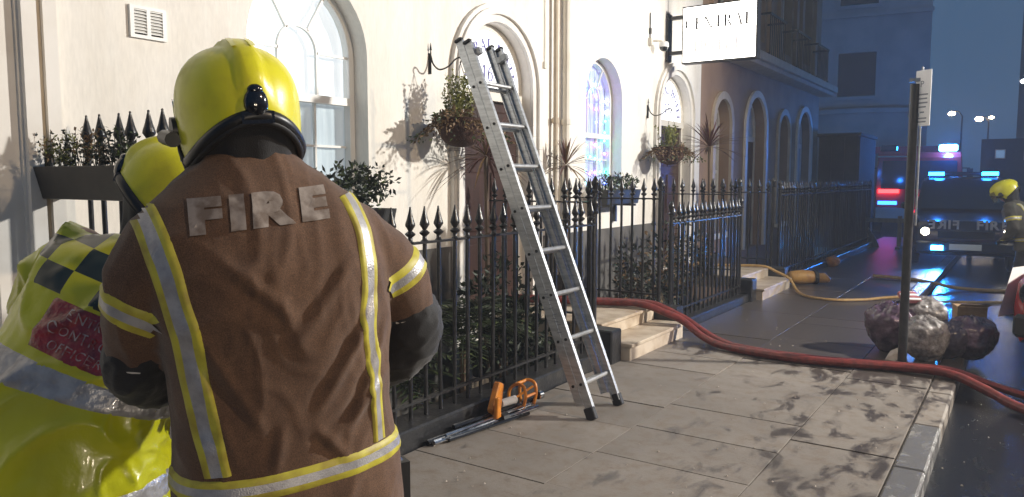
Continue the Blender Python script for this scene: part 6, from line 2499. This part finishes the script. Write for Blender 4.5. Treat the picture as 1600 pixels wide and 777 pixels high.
def plain_jacket(F, m='jacket_brown', voxel=0.012, tapes=True, J=None):
    sl_, sr_, el_, er_, wl_, wr_ = (Vector(J[k]) for k in ('shl', 'shr', 'ell', 'elr', 'wrl', 'wrr'))
    k = MB()
    n_ = J['neck']
    sw = sr_.x + 0.06
    k.rings([ell(n_[0] * t, n_[1] * t, J['hip'][2] - 0.12 + (n_[2] - J['hip'][2] + 0.15) * t, rx * sw / 0.26, ry) for t, rx, ry in ((0, 0.25, 0.17), (0.2, 0.235, 0.155), (0.45, 0.23, 0.15), (0.7, 0.25, 0.155), (0.83, 0.235, 0.14), (0.9, 0.17, 0.11), (0.95, 0.10, 0.09), (1.0, 0.08, 0.08))])
    for a, b, c in ((sl_, el_, wl_), (sr_, er_, wr_)):
        k.limb([a, (a + b) / 2, b, (b + c) / 2, c], [0.085, 0.078, 0.070, 0.06, 0.052], 16)
    v, n, f = remesh(k, voxel, 6)
    v = folds(v, n, 0.008, (7, 7, 5), 6.0)
    jo = F.put('jacket', v, f, m)
    if tapes:
        b = BVHTree.FromPolygons(v, f)
        zc = J['hip'][2] + 0.04
        a1, a2, a3 = ring_band(b, (0, 0, zc), (0, 0, 1), (1, 0, 0), 0.05, 80, 7)
        F.put('waist_tape', a1, a2, ['tape_yellow', 'tape_silver'], a3, jo)
        for s0, e0 in ((sl_, el_), (sr_, er_)):
            a1, a2, a3 = ring_band(b, s0.lerp(e0, 0.6), e0 - s0, (1, 0, 0), 0.06, 40, 7, rmax=0.13)
            F.put('sleeve_tape', a1, a2, ['tape_yellow', 'tape_silver'], a3, jo)
        for sx in (-0.13, 0.13):
            a1, a2, a3 = back_stripe(b, [(sx, n_[2] - 0.06), (sx, n_[2] - 0.25), (sx * 0.9, zc + 0.03)], (0.05, 0.05))
            F.put('brace_tape', a1, a2, ['tape_yellow', 'tape_silver'], a3, jo)
    return jo


plain_jacket(F3, 'jacket_black', J=J3, tapes=False)
HM3 = Matrix.Translation((0, 0.02, 1.555)) @ Matrix.Rotation(R(-16), 4, 'X')
helmet_parts(F3, HM3, 'black_gloss')

# ------------------------------------------------------------------ firefighter by the vehicles
F4 = Figure('firefighter in a yellow helmet stooping beside the dark four-wheel-drive', (0.08, 12.0, -0.12), R(75), lambda p: bend2(p, R(24), 0.92, 1.16))
J4 = dict(hip=(0, 0, 0.95), neck=(0, 0.02, 1.52), shl=(-0.20, 0, 1.45), ell=(-0.25, 0.05, 1.18), wrl=(-0.20, 0.24, 1.02), shr=(0.20, 0, 1.45), elr=(0.25, 0.05, 1.18), wrr=(0.20, 0.24, 1.02),
          hipl=(-0.10, 0, 0.90), knl=(-0.12, 0.06, 0.50), anl=(-0.13, 0, 0.10), hipr=(0.10, 0, 0.90), knr=(0.12, 0.04, 0.50), anr=(0.14, -0.05, 0.10))
body_mesh(F4, J4, (0, 0.04, 1.665), 0.014)
legs(F4, J4)
gloves(F4, J4)
plain_jacket(F4, 'jacket_far', 0.014, True, J4)
F4.bend = lambda p: p
hp = bend2(Vector((0, 0.04, 1.665)), R(24), 0.92, 1.16)
helmet_parts(F4, Matrix.Translation(hp + Vector((0, 0, 0.02))) @ Matrix.Rotation(R(-24), 4, 'X'))

# ================================================================== SMOKE HAZE
s = MB()
s.box(-9, 16, -6, 125, -1.6, 40)
hz = s.build('haze', 'paper')
hz['kind'] = 'stuff'
hz['label'] = 'thin smoke haze hanging over the whole street'
hm = bpy.data.materials.new('haze')
hm.use_nodes = True
hm.node_tree.nodes.clear()
ho = hm.node_tree.nodes.new('ShaderNodeOutputMaterial')
pv = hm.node_tree.nodes.new('ShaderNodeVolumePrincipled')
pv.inputs['Color'].default_value = (0.80, 0.88, 1.0, 1)
pv.inputs['Density'].default_value = 0.0034
pv.inputs['Anisotropy'].default_value = 0.2
hm.node_tree.links.new(pv.outputs[0], ho.inputs['Volume'])
hz.data.materials.clear()
hz.data.materials.append(hm)
